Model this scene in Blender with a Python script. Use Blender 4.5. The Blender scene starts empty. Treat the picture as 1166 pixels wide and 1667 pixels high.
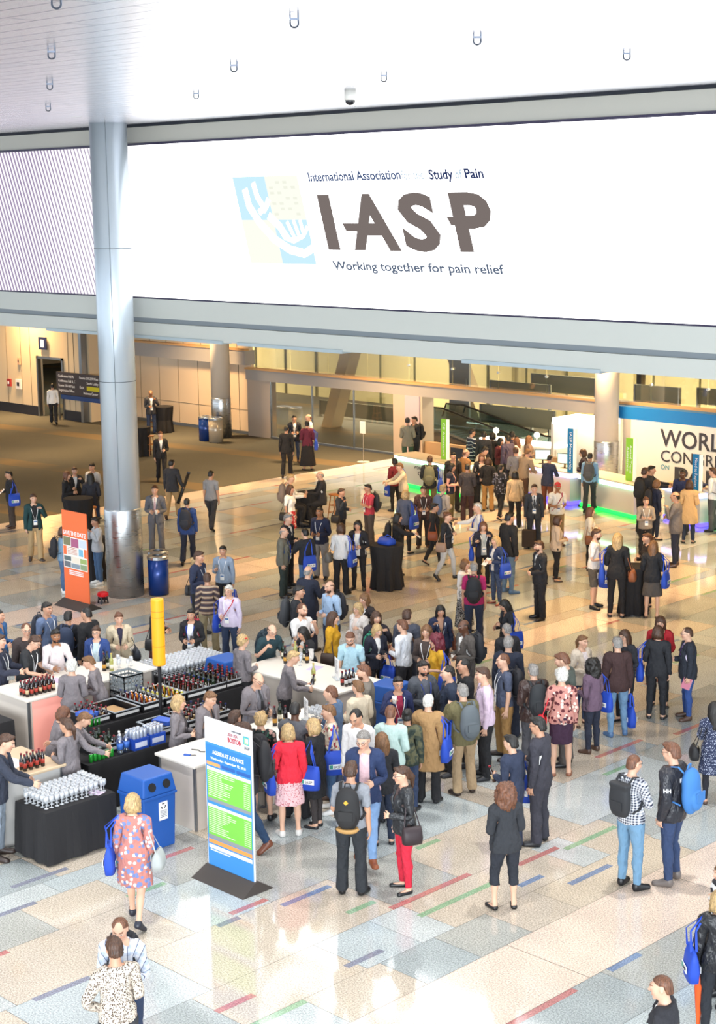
import bpy, math, random
import numpy as np
from mathutils import Vector, Matrix
C=bpy.context.scene.collection
# ---------------------------------------------------------------- camera, exposure, world, daylight
sc=bpy.context.scene
CC=np.array([583.,833.5]); FL=2689.0; HC=8.8
_v1=np.array([-2150-583,366-833.5,FL]); _v2=np.array([3320-583,300-833.5,FL])
_d1=-_v1/np.linalg.norm(_v1); _d2=_v2/np.linalg.norm(_v2)
CM=np.stack([_d1,_d2,np.cross(_d1,_d2)])
U_,_s,Vt_=np.linalg.svd(CM); CM=U_@Vt_                        # camera axes (right, down, forward) as columns
cam=bpy.data.objects.new('camera',bpy.data.cameras.new('camera')); C.objects.link(cam)
m4=np.eye(4); m4[:3,0]=CM[:,0]; m4[:3,1]=-CM[:,1]; m4[:3,2]=-CM[:,2]; m4[:3,3]=(0,0,HC)
cam.matrix_world=Matrix(m4.tolist()); cam.data.sensor_fit='HORIZONTAL'; cam.data.sensor_width=36; cam.data.lens=FL/1166*36; cam.data.clip_end=300
sc.camera=cam
def P(px,py,z=0.):
    d=CM@np.array([px-CC[0],py-CC[1],FL]); t=(z-HC)/d[2]; return np.array([0,0,HC])+d*t
def PY(px,py,y):
    d=CM@np.array([px-CC[0],py-CC[1],FL]); return np.array([0,0,HC])+d*(y/d[1])
def proj(p):
    q=CM.T@(np.array(p,float)-[0,0,HC]); return CC+q[:2]/q[2]*FL
sc.view_settings.view_transform='Standard'; sc.view_settings.look='None'; sc.view_settings.exposure=0.1; sc.view_settings.gamma=1.0; sc.view_settings.use_curve_mapping=False
sc.cycles.max_bounces=6; sc.cycles.diffuse_bounces=3; sc.cycles.glossy_bounces=3; sc.cycles.transmission_bounces=4; sc.cycles.transparent_max_bounces=12; sc.cycles.caustics_reflective=False; sc.cycles.caustics_refractive=False; sc.cycles.sample_clamp_indirect=6; sc.cycles.use_denoising=True
w=bpy.data.worlds.new('daylight'); sc.world=w; w.use_nodes=True
bg=w.node_tree.nodes['Background']; bg.inputs[0].default_value=(.80,.90,1.0,1); bg.inputs[1].default_value=2.1
def area(name,loc,rot,size,power,col=(1,1,1),shape='RECTANGLE',spread=180):
    l=bpy.data.lights.new(name,'AREA'); l.shape=shape; l.size=size[0]; l.size_y=size[1]; l.energy=power; l.color=col; l.spread=math.radians(spread)
    o=bpy.data.objects.new(name,l); C.objects.link(o); o.location=loc; o.rotation_euler=rot; return o
COOL=(.92,.97,1.0); WARM=(1.0,.66,.33)
area('window_daylight',(16,-18,8.0),(math.radians(74),0,math.radians(45)),(36,11),25500,COOL)
for i in range(4):
    for j in range(3): area('ceiling_downlight',(-33+i*7.,4+j*6.6,10.52),(0,0,0),(.5,.5),170,(1,.97,.93),'DISK',105)
for x in (-60,-50,-40,-30,-21):
    for y in (27,33.5,39.5): area('soffit_downlight',(x,y,5.82),(0,0,0),(1.2,1.2),{27:190,33.5:240,39.5:470}[y],WARM,'DISK',120)
for x in (-60,-48,-36,-25): area('mezzanine_lamp',(x,48.5,5.8),(0,0,0),(2,2),1300,(1,.86,.58),'DISK',150)
# ---------------------------------------------------------------- implicit surface templates
class Field:
    def __init__(s,xs,ys,zs):
        s.ax=[np.asarray(a,np.float32) for a in (xs,ys,zs)]
        s.F=np.full([len(a) for a in s.ax],.5,np.float32)
    def blk(s,lo,hi):
        sl=[]
        for a,l,h in zip(s.ax,lo,hi):
            i=max(0,np.searchsorted(a,l)-1); j=min(len(a),np.searchsorted(a,h)+1); sl.append(slice(i,max(j,i)))
        sl=tuple(sl)
        return sl,np.meshgrid(*[a[q] for a,q in zip(s.ax,sl)],indexing='ij',sparse=True)
    def put(s,sl,d,k,sub=False):
        a=s.F[sl]
        if a.size==0: return
        if sub:
            d=-d; h=np.maximum(k-np.abs(a-d),0)/k; s.F[sl]=np.maximum(a,d)+h*h*k*.25
        else:
            h=np.maximum(k-np.abs(a-d),0)/k; s.F[sl]=np.minimum(a,d)-h*h*k*.25
    def cone(s,a,b,r0,r1,k=.02,sy=1.,sub=False):
        a=np.array(a,float); b=np.array(b,float); m=max(r0,r1)*max(1,1/sy if sy<1 else sy)+k+.03
        sl,(X,Y,Z)=s.blk(np.minimum(a,b)-m,np.maximum(a,b)+m)
        d=b-a; L=d@d+1e-12; px,py,pz=X-a[0],Y-a[1],Z-a[2]
        t=np.clip((px*d[0]+py*d[1]+pz*d[2])/L,0,1)
        q=np.sqrt((px-t*d[0])**2+((py-t*d[1])/sy)**2+(pz-t*d[2])**2)-(r0+(r1-r0)*t)
        s.put(sl,q.astype(np.float32)*min(1,sy),k,sub)
    def ell(s,c,r,k=.02,sub=False,rx=0.):
        c=np.array(c,float); r=np.array(r,float); m=max(r)+k+.03
        sl,(X,Y,Z)=s.blk(c-m,c+m)
        x,y,z=X-c[0],Y-c[1],Z-c[2]
        if rx: ca,sa=math.cos(rx),math.sin(rx); y,z=ca*y+sa*z,-sa*y+ca*z
        k0=np.sqrt((x/r[0])**2+(y/r[1])**2+(z/r[2])**2)+1e-9
        k1=np.sqrt((x/r[0]**2)**2+(y/r[1]**2)**2+(z/r[2]**2)**2)+1e-9
        s.put(sl,(k0*(k0-1)/k1).astype(np.float32),k,sub)
    def mask(s,fn,k=.008):           # intersect with fn(X,Y,Z)<0
        d=fn(*np.meshgrid(*s.ax,indexing='ij',sparse=True)).astype(np.float32)
        a=s.F; d=np.broadcast_to(d,a.shape); h=np.maximum(k-np.abs(a-d),0)/k
        s.F=np.maximum(a,d)+h*h*k*.25
    def mesh(s):
        F=s.F; I=F<0; nx,ny,nz=F.shape
        c=sum(I[i:nx-1+i,j:ny-1+j,k:nz-1+k].astype(np.int8) for i in (0,1) for j in (0,1) for k in (0,1))
        cells=np.argwhere((c>0)&(c<8)); idx=np.full((nx-1,ny-1,nz-1),-1,np.int32); idx[tuple(cells.T)]=np.arange(len(cells))
        acc=np.zeros((len(cells),3)); cnt=np.zeros(len(cells))
        ci,cj,ck=cells.T
        for ax in range(3):
            for u in (0,1):
                for v in (0,1):
                    o=[0,0,0]; o[(ax+1)%3]=u; o[(ax+2)%3]=v
                    p=[ci+o[0],cj+o[1],ck+o[2]]; q=[x.copy() for x in p]; q[ax]+=1
                    f0=F[tuple(p)]; f1=F[tuple(q)]; m=(f0<0)!=(f1<0)
                    t=np.where(m,f0/np.where(m,f0-f1,1),0)
                    pt=np.stack([s.ax[d][p[d]] for d in range(3)],1).astype(float)
                    pt[:,ax]+=t*(s.ax[ax][q[ax]]-s.ax[ax][p[ax]])
                    acc[m]+=pt[m]; cnt[m]+=1
        V=acc/cnt[:,None]; Q=[]
        for ax in range(3):
            b,cx=(ax+1)%3,(ax+2)%3
            sl=[slice(1,-1)]*3; sl[ax]=slice(0,-1); s2=[slice(1,-1)]*3; s2[ax]=slice(1,None)
            A=I[tuple(sl)]; B=I[tuple(s2)]
            for e,fl in ((A&~B,0),(~A&B,1)):
                g=np.argwhere(e)
                if not len(g): continue
                off=np.ones(3,int); off[ax]=0; g=g+off
                def cc(db,dc):
                    h=g.copy(); h[:,b]-=db; h[:,cx]-=dc; return idx[tuple(h.T)]
                q=np.stack([cc(1,1),cc(0,1),cc(0,0),cc(1,0)],1)
                Q.append(q[:,::-1] if fl else q)
        return V,np.concatenate(Q)
def ax(*seg):
    out=[]
    for a,b,st in seg: out+=list(np.arange(a,b-st*.5,st))
    return np.array(out+[seg[-1][1]])
# ---------------------------------------------------------------- skeleton in the rest pose (1.75 m, faces -Y)
AA=math.radians(36)
AD=np.array([math.sin(AA),0,-math.cos(AA)])
SH=np.array([.176,.01,1.400]); ELB=SH+AD*.285; WR=ELB+AD*.245; KN=WR+AD*.088; TIP=KN+AD*.08
J=dict(pelvis=((0,.01,.93),(0,.01,1.02)),spine=((0,.01,1.04),(0,.01,1.42)),head=((0,.005,1.50),(0,.0,1.74)))
for sd,n in ((1,'L'),(-1,'R')):
    m=np.array([sd,1,1])
    J['ua'+n]=(SH*m,ELB*m); J['fa'+n]=(ELB*m,WR*m); J['ha'+n]=(WR*m,KN*m); J['fi'+n]=(KN*m,TIP*m)
    J['th'+n]=((.092*sd,.01,.90),(.095*sd,.005,.49)); J['sh'+n]=((.095*sd,.005,.49),(.095*sd,.02,.09)); J['fo'+n]=((.095*sd,.02,.06),(.1*sd,-.14,.02))
BN=list(J); BI={b:i for i,b in enumerate(BN)}
BA=np.array([J[b][0] for b in BN],float); BB=np.array([J[b][1] for b in BN],float)
def weights(V,mode):
    D=np.zeros((len(V),len(BN)))
    for i in range(len(BN)):
        d=BB[i]-BA[i]; t=np.clip(((V-BA[i])@d)/(d@d),0,1); D[:,i]=np.linalg.norm(V-BA[i]-t[:,None]*d,axis=1)
    for n,sd in (('L',1),('R',-1)):
        for b in ('th','sh','fo'): D[:,BI[b+n]]+=np.maximum(0,-V[:,0]*sd)*4
    leg=[BI[b+n] for b in ('th','sh','fo') for n in 'LR']; arm=[BI[b+n] for b in ('ua','fa','ha','fi') for n in 'LR']
    D[:,BI['pelvis']]-=.05*(np.abs(V[:,0])<.2); D[:,BI['spine']]-=.04
    D[:,BI['head']]+=np.where(V[:,2]<1.46,1,0)
    D[:,arm]+=np.where(np.abs(V[:,0])<.10,.3,0)[:,None]
    if mode=='top': D[:,leg]+=9
    if mode=='head': D[:]=9; D[:,BI['head']]=0
    if mode in('low','foot','skirt'): D[:,arm]+=9; D[:,BI['head']]+=9
    W=np.exp(-(D-D.min(1,keepdims=True))/.022); W[W<.03]=0
    W/=W.sum(1,keepdims=True)
    if mode in('skirt','coat'):
        f=np.clip((.98-V[:,2])/.45,0,1)*.75
        if mode=='coat': f=np.where(V[:,2]<.98,f*.8,0)
        W2=np.zeros_like(W); lx=np.clip(.5+V[:,0]/.16,0,1)
        W2[:,BI['pelvis']]=1-f; W2[:,BI['thL']]=f*lx; W2[:,BI['thR']]=f*(1-lx)
        u=(V[:,2]<(1.02 if mode=='skirt' else .98))
        if mode=='coat': u&=(np.abs(V[:,0])<.26+np.clip(.8-V[:,2],0,1)*.3)
        W[u]=W2[u]
    return W
TPL={}
def add_tpl(name,V,Q,mode,near,far,lim=None):
    """decimated meshes of one template in two densities, with weights and rest positions"""
    me=bpy.data.meshes.new('t'); me.from_pydata(V.tolist(),[],Q.tolist()); o=bpy.data.objects.new('t',me); C.objects.link(o)
    res=[]
    for n in (near,far):
        md=o.modifiers.new('d','DECIMATE'); md.ratio=min(1,n/(2*len(Q)))
        dg=bpy.context.evaluated_depsgraph_get(); dg.update()
        m2=bpy.data.meshes.new_from_object(o.evaluated_get(dg)); o.modifiers.clear()
        v=np.zeros(len(m2.vertices)*3,np.float32); m2.vertices.foreach_get('co',v); v=v.reshape(-1,3).astype(float)
        nr=np.zeros(len(m2.vertices)*3,np.float32); m2.vertices.foreach_get('normal',nr); nr=nr.reshape(-1,3).astype(float)
        a=m2.attributes.new('rest','FLOAT_VECTOR','POINT'); a.data.foreach_set('vector',v.astype(np.float32).ravel())
        m2.polygons.foreach_set('use_smooth',np.ones(len(m2.polygons),bool))
        m2.materials.clear()
        w_=weights(v,mode)
        if mode in('top','low','coat','skirt'):                    # soft folds in the cloth
            f=sum(np.sin(v@np.array(k)+p) for k,p in (((38,22,70),.3),((-46,30,58),1.7),((60,-35,-44),2.9),((25,70,36),4.1),((-70,-20,85),.9)))
            v=v+nr*(f*.0021)[:,None]
        res.append((m2,v,nr,w_))
    bpy.data.objects.remove(o); TPL[name]=res
def torso(F,sex,e,hem=0.,arms=1.,wide=0.):
    f=sex=='f'; k=.05
    sw=.125 if f else .142
    F.ell((0,.012,1.29),((.145 if f else .165)+e,(.098 if f else .108)+e,.20+e),k)
    F.cone((-sw,.012,1.392),(sw,.012,1.392),.05+e,.05+e,.05); F.cone((-.09,.014,1.425),(.09,.014,1.425),.045+e,.045+e,.05)
    F.cone((0,.018,1.37),(0,.016,1.455),.085+e,.05+e,.04)
    if f: F.ell((.068,-.07,1.275),(.058+e,.05+e,.058+e),.04); F.ell((-.068,-.07,1.275),(.058+e,.05+e,.058+e),.04)
    F.ell((0,.008,1.09),((.128 if f else .148)+e+wide,.098+e+wide*.6,.17+e),.06)
    F.ell((0,.016,.945),((.172 if f else .165)+e+wide,.115+e+wide*.6,.12+e),.06)
def arm(F,e,t0=0.,t1=2.,k=.03,hands=False):
    for sd in (1,-1):
        m=np.array([sd,1,1]); s,el,w=SH*m,ELB*m,WR*m
        F.cone(s,s+(el-s)*min(1,t1),.05+e,.05+e-(.01*min(1,t1)),k)
        if t1>1: F.cone(el,el+(w-el)*min(1,t1-1),.040+e,.027+e*1.1+.012*(2-t1),.015)
        if hands:
            kn=KN*m; n=np.array([-math.cos(AA)*sd,0,-math.sin(AA)]); d=AD*m
            F.cone(w-d*.02,w+d*.02,.026,.026,.02)
            for y in (-.024,-.008,.008,.024): F.cone(w+d*.016+[0,y*.6,0],kn+[0,y*1.08,0],.0135,.0115,.012)
            for y,L in ((-.030,.074),(-.0095,.083),(.0105,.077),(.030,.06)):
                p0=kn+[0,y,0]-d*.01; p1=kn+[0,y*1.22,0]+d*L*.5+n*.005; p2=kn+[0,y*1.38,0]+d*L*.93+n*.022
                F.cone(p0,p1,.0088,.0082,.004); F.cone(p1,p2,.0082,.007,.004)
            t0_=w+d*.03+np.array([0,-.024,0]); t1_=t0_+d*.035+np.array([0,-.03,0])+n*.012; t2_=t1_+d*.034+np.array([0,-.008,0])+n*.008
            F.cone(t0_,t1_,.0125,.0105,.01); F.cone(t1_,t2_,.0105,.0085,.004)
def legs(F,e,z0,flare=0.,k=.03):
    for sd in (1,-1):
        F.cone((.088*sd,.012,.88),(.095*sd,.004,.50),.083+e,.052+e,k)
        F.cone((.092*sd,.02,.86),(.094*sd,.012,.66),.09+e,.066+e,k)
        if z0<.45:
            F.cone((.095*sd,.006,.50),(.095*sd,.02,.10),.05+e,.032+e+flare,k)
            F.ell((.095*sd,.025,.37),(.047+e,.05+e,.12),.03)
def head(F):
    F.ell((0,.012,1.656),(.074,.093,.094),.03); F.ell((0,-.036,1.592),(.054,.056,.068),.04); F.ell((0,-.05,1.645),(.058,.045,.05),.03)
    F.cone((0,.03,1.42),(0,.012,1.58),.056,.052,.03)
    F.cone((0,-.093,1.662),(0,-.112,1.622),.008,.0135,.014); F.ell((0,-.102,1.620),(.017,.013,.010),.008)
    for s in (1,-1):
        F.ell((.031*s,-.106,1.652),(.018,.016,.013),.014,True)
        F.ell((.031*s,-.081,1.652),(.0145,.0125,.012),.006)
        F.cone((.014*s,-.094,1.674),(.048*s,-.084,1.673),.008,.007,.012)
        F.ell((.075*s,.016,1.638),(.009,.02,.032),.006); F.ell((.045*s,-.06,1.612),(.02,.02,.02),.02)
    F.ell((0,-.088,1.581),(.024,.012,.007),.006); F.ell((0,-.088,1.570),(.02,.012,.006),.005)
    F.ell((0,-.076,1.538),(.022,.018,.018),.02)
def build_templates():
    XS=ax((-.62,-.38,.007),(-.38,-.1,.013),(-.1,.1,.0055),(.1,.38,.013),(.38,.62,.007))
    YS=ax((-.2,-.055,.0075),(-.055,.055,.0038),(.055,.19,.009))
    ZS=ax((-.02,.1,.012),(.1,.78,.014),(.78,1.0,.007),(1.0,1.5,.013),(1.5,1.78,.0055))
    for sex in 'mf':
        F=Field(XS,YS,ZS); torso(F,sex,0); arm(F,-.006 if sex=='f' else 0,hands=True); legs(F,0,.0); head(F)
        for sd in (1,-1): F.cone((.095*sd,.03,.045),(.105*sd,-.10,.03),.04,.032,.03); F.cone((.095*sd,.02,.10),(.095*sd,.03,.05),.034,.042,.03)
        F.mask(lambda X,Y,Z:-Z+.004)
        add_tpl('body_'+sex,*F.mesh(),'body',9000,3000)
    CX=ax((-.62,.62,.0125)); CY=ax((-.24,.24,.0125)); CZ=ax((.28,1.56,.0125))
    def neck(z0): return lambda X,Y,Z:np.maximum(Z-(z0+.35*Y)-np.maximum(np.abs(X)-.085,0)*4,0*X+Z-1.50)
    def cutlow(z0): return lambda X,Y,Z:z0-Z+0*X
    def cloth(name,sex,e,t1,hem,mode='top',n=(3400,1100),carve=None,wide=0.,skirt=None,ae=None,neckz=1.462,hemflare=0.,collar=False):
        F=Field(CX,CY,CZ); torso(F,sex,e,wide=wide)
        if t1>0: arm(F,(e if ae is None else ae)*.9,t1=t1,k=.04)
        if hem<.9:
            w=(.172 if sex=='f' else .168)
            F.cone((0,.014,.98),(0,.014,hem),w+e,w+e+hemflare,.04,.70)
        if skirt: F.cone((0,.014,.96),(0,.014,skirt[0]),.172+e,.172+e+skirt[1],.04,.74)
        F.mask(neck(neckz)); F.mask(cutlow(hem if not skirt else skirt[0]))
        if collar:
            F.ell((0,.012,1.462),(.078,.078,.028),.012); F.ell((0,.004,1.50),(.058,.062,.08),.008,True)
        if carve:
            F.mask(lambda X,Y,Z:-np.maximum(np.abs(X)-carve(Z),Y+.035),.006)
            for s in (1,-1):
                for za,zb in ((1.15,1.30),(1.30,1.44)):
                    F.cone((s*(carve(np.float32(za))+.022),-.105-e,za),(s*(carve(np.float32(zb))+.03),-.085-e*.6 if zb<1.4 else -.05,zb),.016,.022,.01,.5)
        add_tpl(name+'_'+sex,*F.mesh(),mode,*n)
    for sex in 'mf':
        v=lambda Z:np.interp(Z,[.5,1.10,1.46],[.012,.006,.066]); op=lambda Z:np.interp(Z,[.5,1.0,1.3,1.46],[.085,.07,.066,.062])
        cloth('shirt',sex,.016,1.97,.88,collar=True); cloth('tee',sex,.016,.62,.88,collar=sex=='m'); cloth('inner',sex,.013,.3,.90,n=(1500,600),collar=True)
        cloth('jacket',sex,.034,1.95,.80 if sex=='m' else .84,carve=v,ae=.022,neckz=1.475,hemflare=.012)
        cloth('open',sex,.034,1.95,.82,carve=op,ae=.022,neckz=1.475,hemflare=.012)
        cloth('sweater',sex,.026,1.96,.86,neckz=1.47); cloth('coat',sex,.04,1.95,.56,mode='coat',carve=v,ae=.026,neckz=1.475,hemflare=.05)
        cloth('hood',sex,.04,1.95,.82,ae=.03,neckz=1.48,collar=True)
        cloth('vest',sex,.03,.12,.84,carve=op,neckz=1.47)
    cloth('dress','f',.018,1.55,.55,mode='coat',skirt=(.55,.05)); cloth('tunic','f',.026,1.6,.74,mode='coat',hemflare=.03)
    LX=ax((-.3,.3,.0125)); LZ=ax((.02,1.08,.0125))
    def low(name,e,z0,flare=0.,sk=None,n=(2200,700)):
        F=Field(LX,CY,LZ); torso(F,'m',e-.002)
        if sk: F.cone((0,.014,.95),(0,.014,z0),.17+e,.17+e+sk,.04,.74)
        else: legs(F,e,z0,flare,.02)
        F.mask(lambda X,Y,Z:np.maximum(Z-1.03,z0-Z)+0*X)
        if not sk and z0<.6: F.mask(lambda X,Y,Z:np.where(Z<.80,.012-np.abs(X),-.1)+0*Y,.02)
        add_tpl(name,*F.mesh(),'skirt' if sk is not None else 'low',*n)
    low('trousers',.020,.055,.026); low('slim',.012,.085,.006); low('shorts',.026,.50); low('capri',.016,.34)
    low('skirt',.018,.52,sk=.03); low('pencil',.014,.55,sk=-.015); low('long_skirt',.018,.16,sk=.08)
    for sd,nm in ((1,'L'),(-1,'R')):
        F=Field(ax((-.06,.26,.008)) if sd>0 else ax((-.26,.06,.008)),ax((-.24,.14,.008)),ax((-.02,.16,.0065)))
        F.cone((.096*sd,.035,.04),(.108*sd,-.135,.022),.047,.040,.03); F.cone((.096*sd,.03,.08),(.1*sd,-.06,.04),.046,.036,.03)
        F.ell((.106*sd,-.12,.026),(.045,.06,.032),.02)
        F.mask(lambda X,Y,Z:np.maximum(.002-Z,Z-.105)+0*X)
        add_tpl('shoe'+nm,*F.mesh(),'foot',420,160)
        F=Field(ax((-.06,.26,.008)) if sd>0 else ax((-.26,.06,.008)),ax((-.24,.14,.008)),ax((-.02,.16,.0065)))
        F.cone((.096*sd,.035,.03),(.108*sd,-.13,.018),.046,.036,.03); F.mask(lambda X,Y,Z:np.maximum(.002-Z,Z-(.045+.25*np.maximum(Y-.02,0)))+0*X)
        F.ell((.1*sd,-.035,.07),(.03,.06,.045),.01,True)
        add_tpl('flat'+nm,*F.mesh(),'foot',420,160)
    HX=ax((-.16,.16,.0075)); HY=ax((-.18,.24,.0075)); HZ=ax((1.22,1.82,.0075))
    def hair(name,fn,n=(1300,400),mode='head'):
        F=Field(HX,HY,HZ); fn(F); V,Q=F.mesh(); d=V-np.array((0,.02,1.62)); d/=np.linalg.norm(d,axis=1,keepdims=True)
        th=np.arctan2(d[:,0],d[:,1]); amp={'beard':.001,'hat':0,'crew':.0012,'bald':.001,'curl':.004,'scurl':.003}.get(name,.0035)
        V=V+d*(np.sin(th*17+V[:,2]*25)+.7*np.sin(th*29-V[:,2]*60+1.3)+.6*np.sin(V[:,2]*140+th*6))[:,None]*amp; add_tpl('hair_'+name,V,Q,mode,*n)
    hl=lambda a,b,c:(lambda X,Y,Z:np.minimum(a-Z-c*(Y-.03),np.maximum(1.66-Z,0*X-.2+b))+0*X)
    line=lambda zf:(lambda X,Y,Z:zf-1.632-Z+np.where(Y<0,1.668-.58*Y,np.where(Y<.035,1.668,np.where(Y<.06,1.668-(Y-.035)*3.4,1.583-.35*(Y-.06))))+0*X)
    cap=lambda F,g=.012:(F.ell((0,.016,1.664),(.076+g,.094+g,.092+g),.02),F.ell((0,.05,1.60),(.066+g,.06+g,.06),.03))
    def short(F): cap(F,.010); F.ell((0,-.055,1.738),(.055,.035,.022),.02); F.mask(line(1.632),.012)
    def crew(F): cap(F,.005); F.mask(line(1.642),.01)
    def bald(F): cap(F,.006); F.mask(line(1.628),.012); F.mask(lambda X,Y,Z:Z-1.69+.25*Y+0*X,.02)
    def thin(F): cap(F,.006); F.mask(line(1.632),.012); F.ell((0,-.088,1.738),(.05,.075,.055),.02,True)
    def bob(F):
        cap(F,.016); F.ell((0,.045,1.58),(.10,.075,.085),.04)
        for s in (1,-1): F.cone((.074*s,-.012,1.68),(.083*s,-.012,1.53),.022,.028,.03)
        F.ell((0,-.14,1.585),(.062,.125,.105),.02,True); F.mask(lambda X,Y,Z:1.505-Z+0*X)
    def long(F):
        cap(F,.014); F.ell((0,.062,1.54),(.10,.062,.17),.05); F.cone((0,.075,1.55),(0,.085,1.34),.075,.06,.04,.6)
        for s in (1,-1): F.cone((.074*s,-.008,1.68),(.092*s,-.012,1.40),.022,.03,.03)
        F.ell((0,-.14,1.575),(.062,.125,.125),.02,True)
    def bun(F): short(F); F.ell((0,.105,1.71),(.045,.042,.042),.015)
    def pony(F): short(F); F.cone((0,.10,1.70),(0,.145,1.58),.028,.036,.02); F.cone((0,.145,1.58),(0,.13,1.42),.036,.014,.02)
    def curl(F,R=.036,n=120,lo=1.40):
        cap(F,.03); F.ell((0,.05,1.56),(.115,.085,.15),.05); r=random.Random(4)
        for i in range(n):
            a=r.uniform(-.75,.75)*math.pi+math.pi/2; z=r.uniform(lo,1.76); w=math.sqrt(max(.16,1-((z-1.58)/.22)**2))
            F.ell((math.cos(a)*.125*w,.03+math.sin(a)*.12*w,z),(R*.8,R*.8,R),.006)
        F.ell((0,-.14,1.585),(.058,.12,.105),.02,True)
    def scurl(F):
        cap(F,.02); r=random.Random(7)
        for i in range(46):
            a=r.uniform(-.7,.7)*math.pi+math.pi/2; z=r.uniform(1.58,1.77); w=math.sqrt(max(.04,1-((z-1.66)/.125)**2))
            F.ell((math.cos(a)*.088*w,.02+math.sin(a)*.10*w,z),(.024,.024,.024),.012)
        F.ell((0,-.13,1.60),(.056,.105,.10),.02,True); F.mask(line(1.60),.02)
    def hat(F): cap(F,.016); F.mask(line(1.655),.008); F.cone((-.04,-.11,1.70),(.04,-.11,1.70),.012,.012,.01); F.ell((0,-.12,1.698),(.07,.06,.012),.01)
    def beard(F):
        F.ell((0,-.036,1.585),(.061,.064,.07),.02); F.mask(lambda X,Y,Z:np.maximum(Z-1.597-np.maximum(np.abs(X)-.035,0)*1.2,Y-.01)+0*X,.01); F.ell((0,-.1,1.577),(.026,.03,.009),.006,True)
    for n,f in dict(short=short,crew=crew,bald=bald,thin=thin,bob=bob,long=long,bun=bun,pony=pony,scurl=scurl,hat=hat,beard=beard).items(): hair(n,f)
    hair('curl',curl,(2600,900))
# ---------------------------------------------------------------- materials
def lin(h):
    if isinstance(h,str): h=COL.get(h,h); h=[int(h[i:i+2],16)/255 for i in (0,2,4)]
    return tuple(c/12.92 if c<=.04045 else ((c+.055)/1.055)**2.4 for c in h)+(1.,)
LIN=lin
MATS={}
class NT:
    def __init__(s,name):
        s.m=bpy.data.materials.new(name); s.m.use_nodes=True; s.t=s.m.node_tree; s.n=s.t.nodes; s.b=s.n['Principled BSDF']
    def N(s,t,ins=None,**kw):
        q=s.n.new('ShaderNode'+t)
        for k,v in kw.items(): setattr(q,k,v)
        for k,v in (ins or {}).items(): s.I(q.inputs[k],v)
        return q
    def I(s,sock,v):
        if hasattr(v,'is_linked') or hasattr(v,'links'): s.t.links.new(v,sock)
        else: sock.default_value=v
    def math(s,op,a,b=0.,c=None):
        q=s.N('Math',operation=op); s.I(q.inputs[0],a); s.I(q.inputs[1],b)
        if c is not None: s.I(q.inputs[2],c)
        return q.outputs[0]
    def mix(s,f,a,b):
        q=s.N('Mix',data_type='RGBA'); s.I(q.inputs[0],f); s.I(q.inputs[6],a); s.I(q.inputs[7],b); return q.outputs[2]
    def attr(s,nm='rest'): return s.N('Attribute',attribute_name=nm).outputs['Vector']
    def scale(s,v,k): return s.N('VectorMath',{0:v,1:k if isinstance(k,tuple) else (k,k,k)},operation='MULTIPLY').outputs[0]
    def ramp(s,f,lo,hi): return s.N('MapRange',{0:f,1:lo,2:hi}).outputs[0]
def mat(name,col,rough=.6,metal=0.,emit=0.,spec=.5,trans=0.,ecol=None,coat=0.):
    key=(name,str(col),rough,metal,emit)
    if key in MATS: return MATS[key]
    t=NT(name); b=t.b.inputs
    b['Base Color'].default_value=lin(col); b['Roughness'].default_value=rough; b['Metallic'].default_value=metal
    b['Specular IOR Level'].default_value=spec; b['Transmission Weight'].default_value=trans; b['Coat Weight'].default_value=coat
    if name.startswith(('screen_','emblem_')) and emit: b['Base Color'].default_value=(0,0,0,1); b['Specular IOR Level'].default_value=0
    if emit: b['Emission Color'].default_value=lin(ecol or col); b['Emission Strength'].default_value=emit
    MATS[key]=t.m; return t.m
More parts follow.
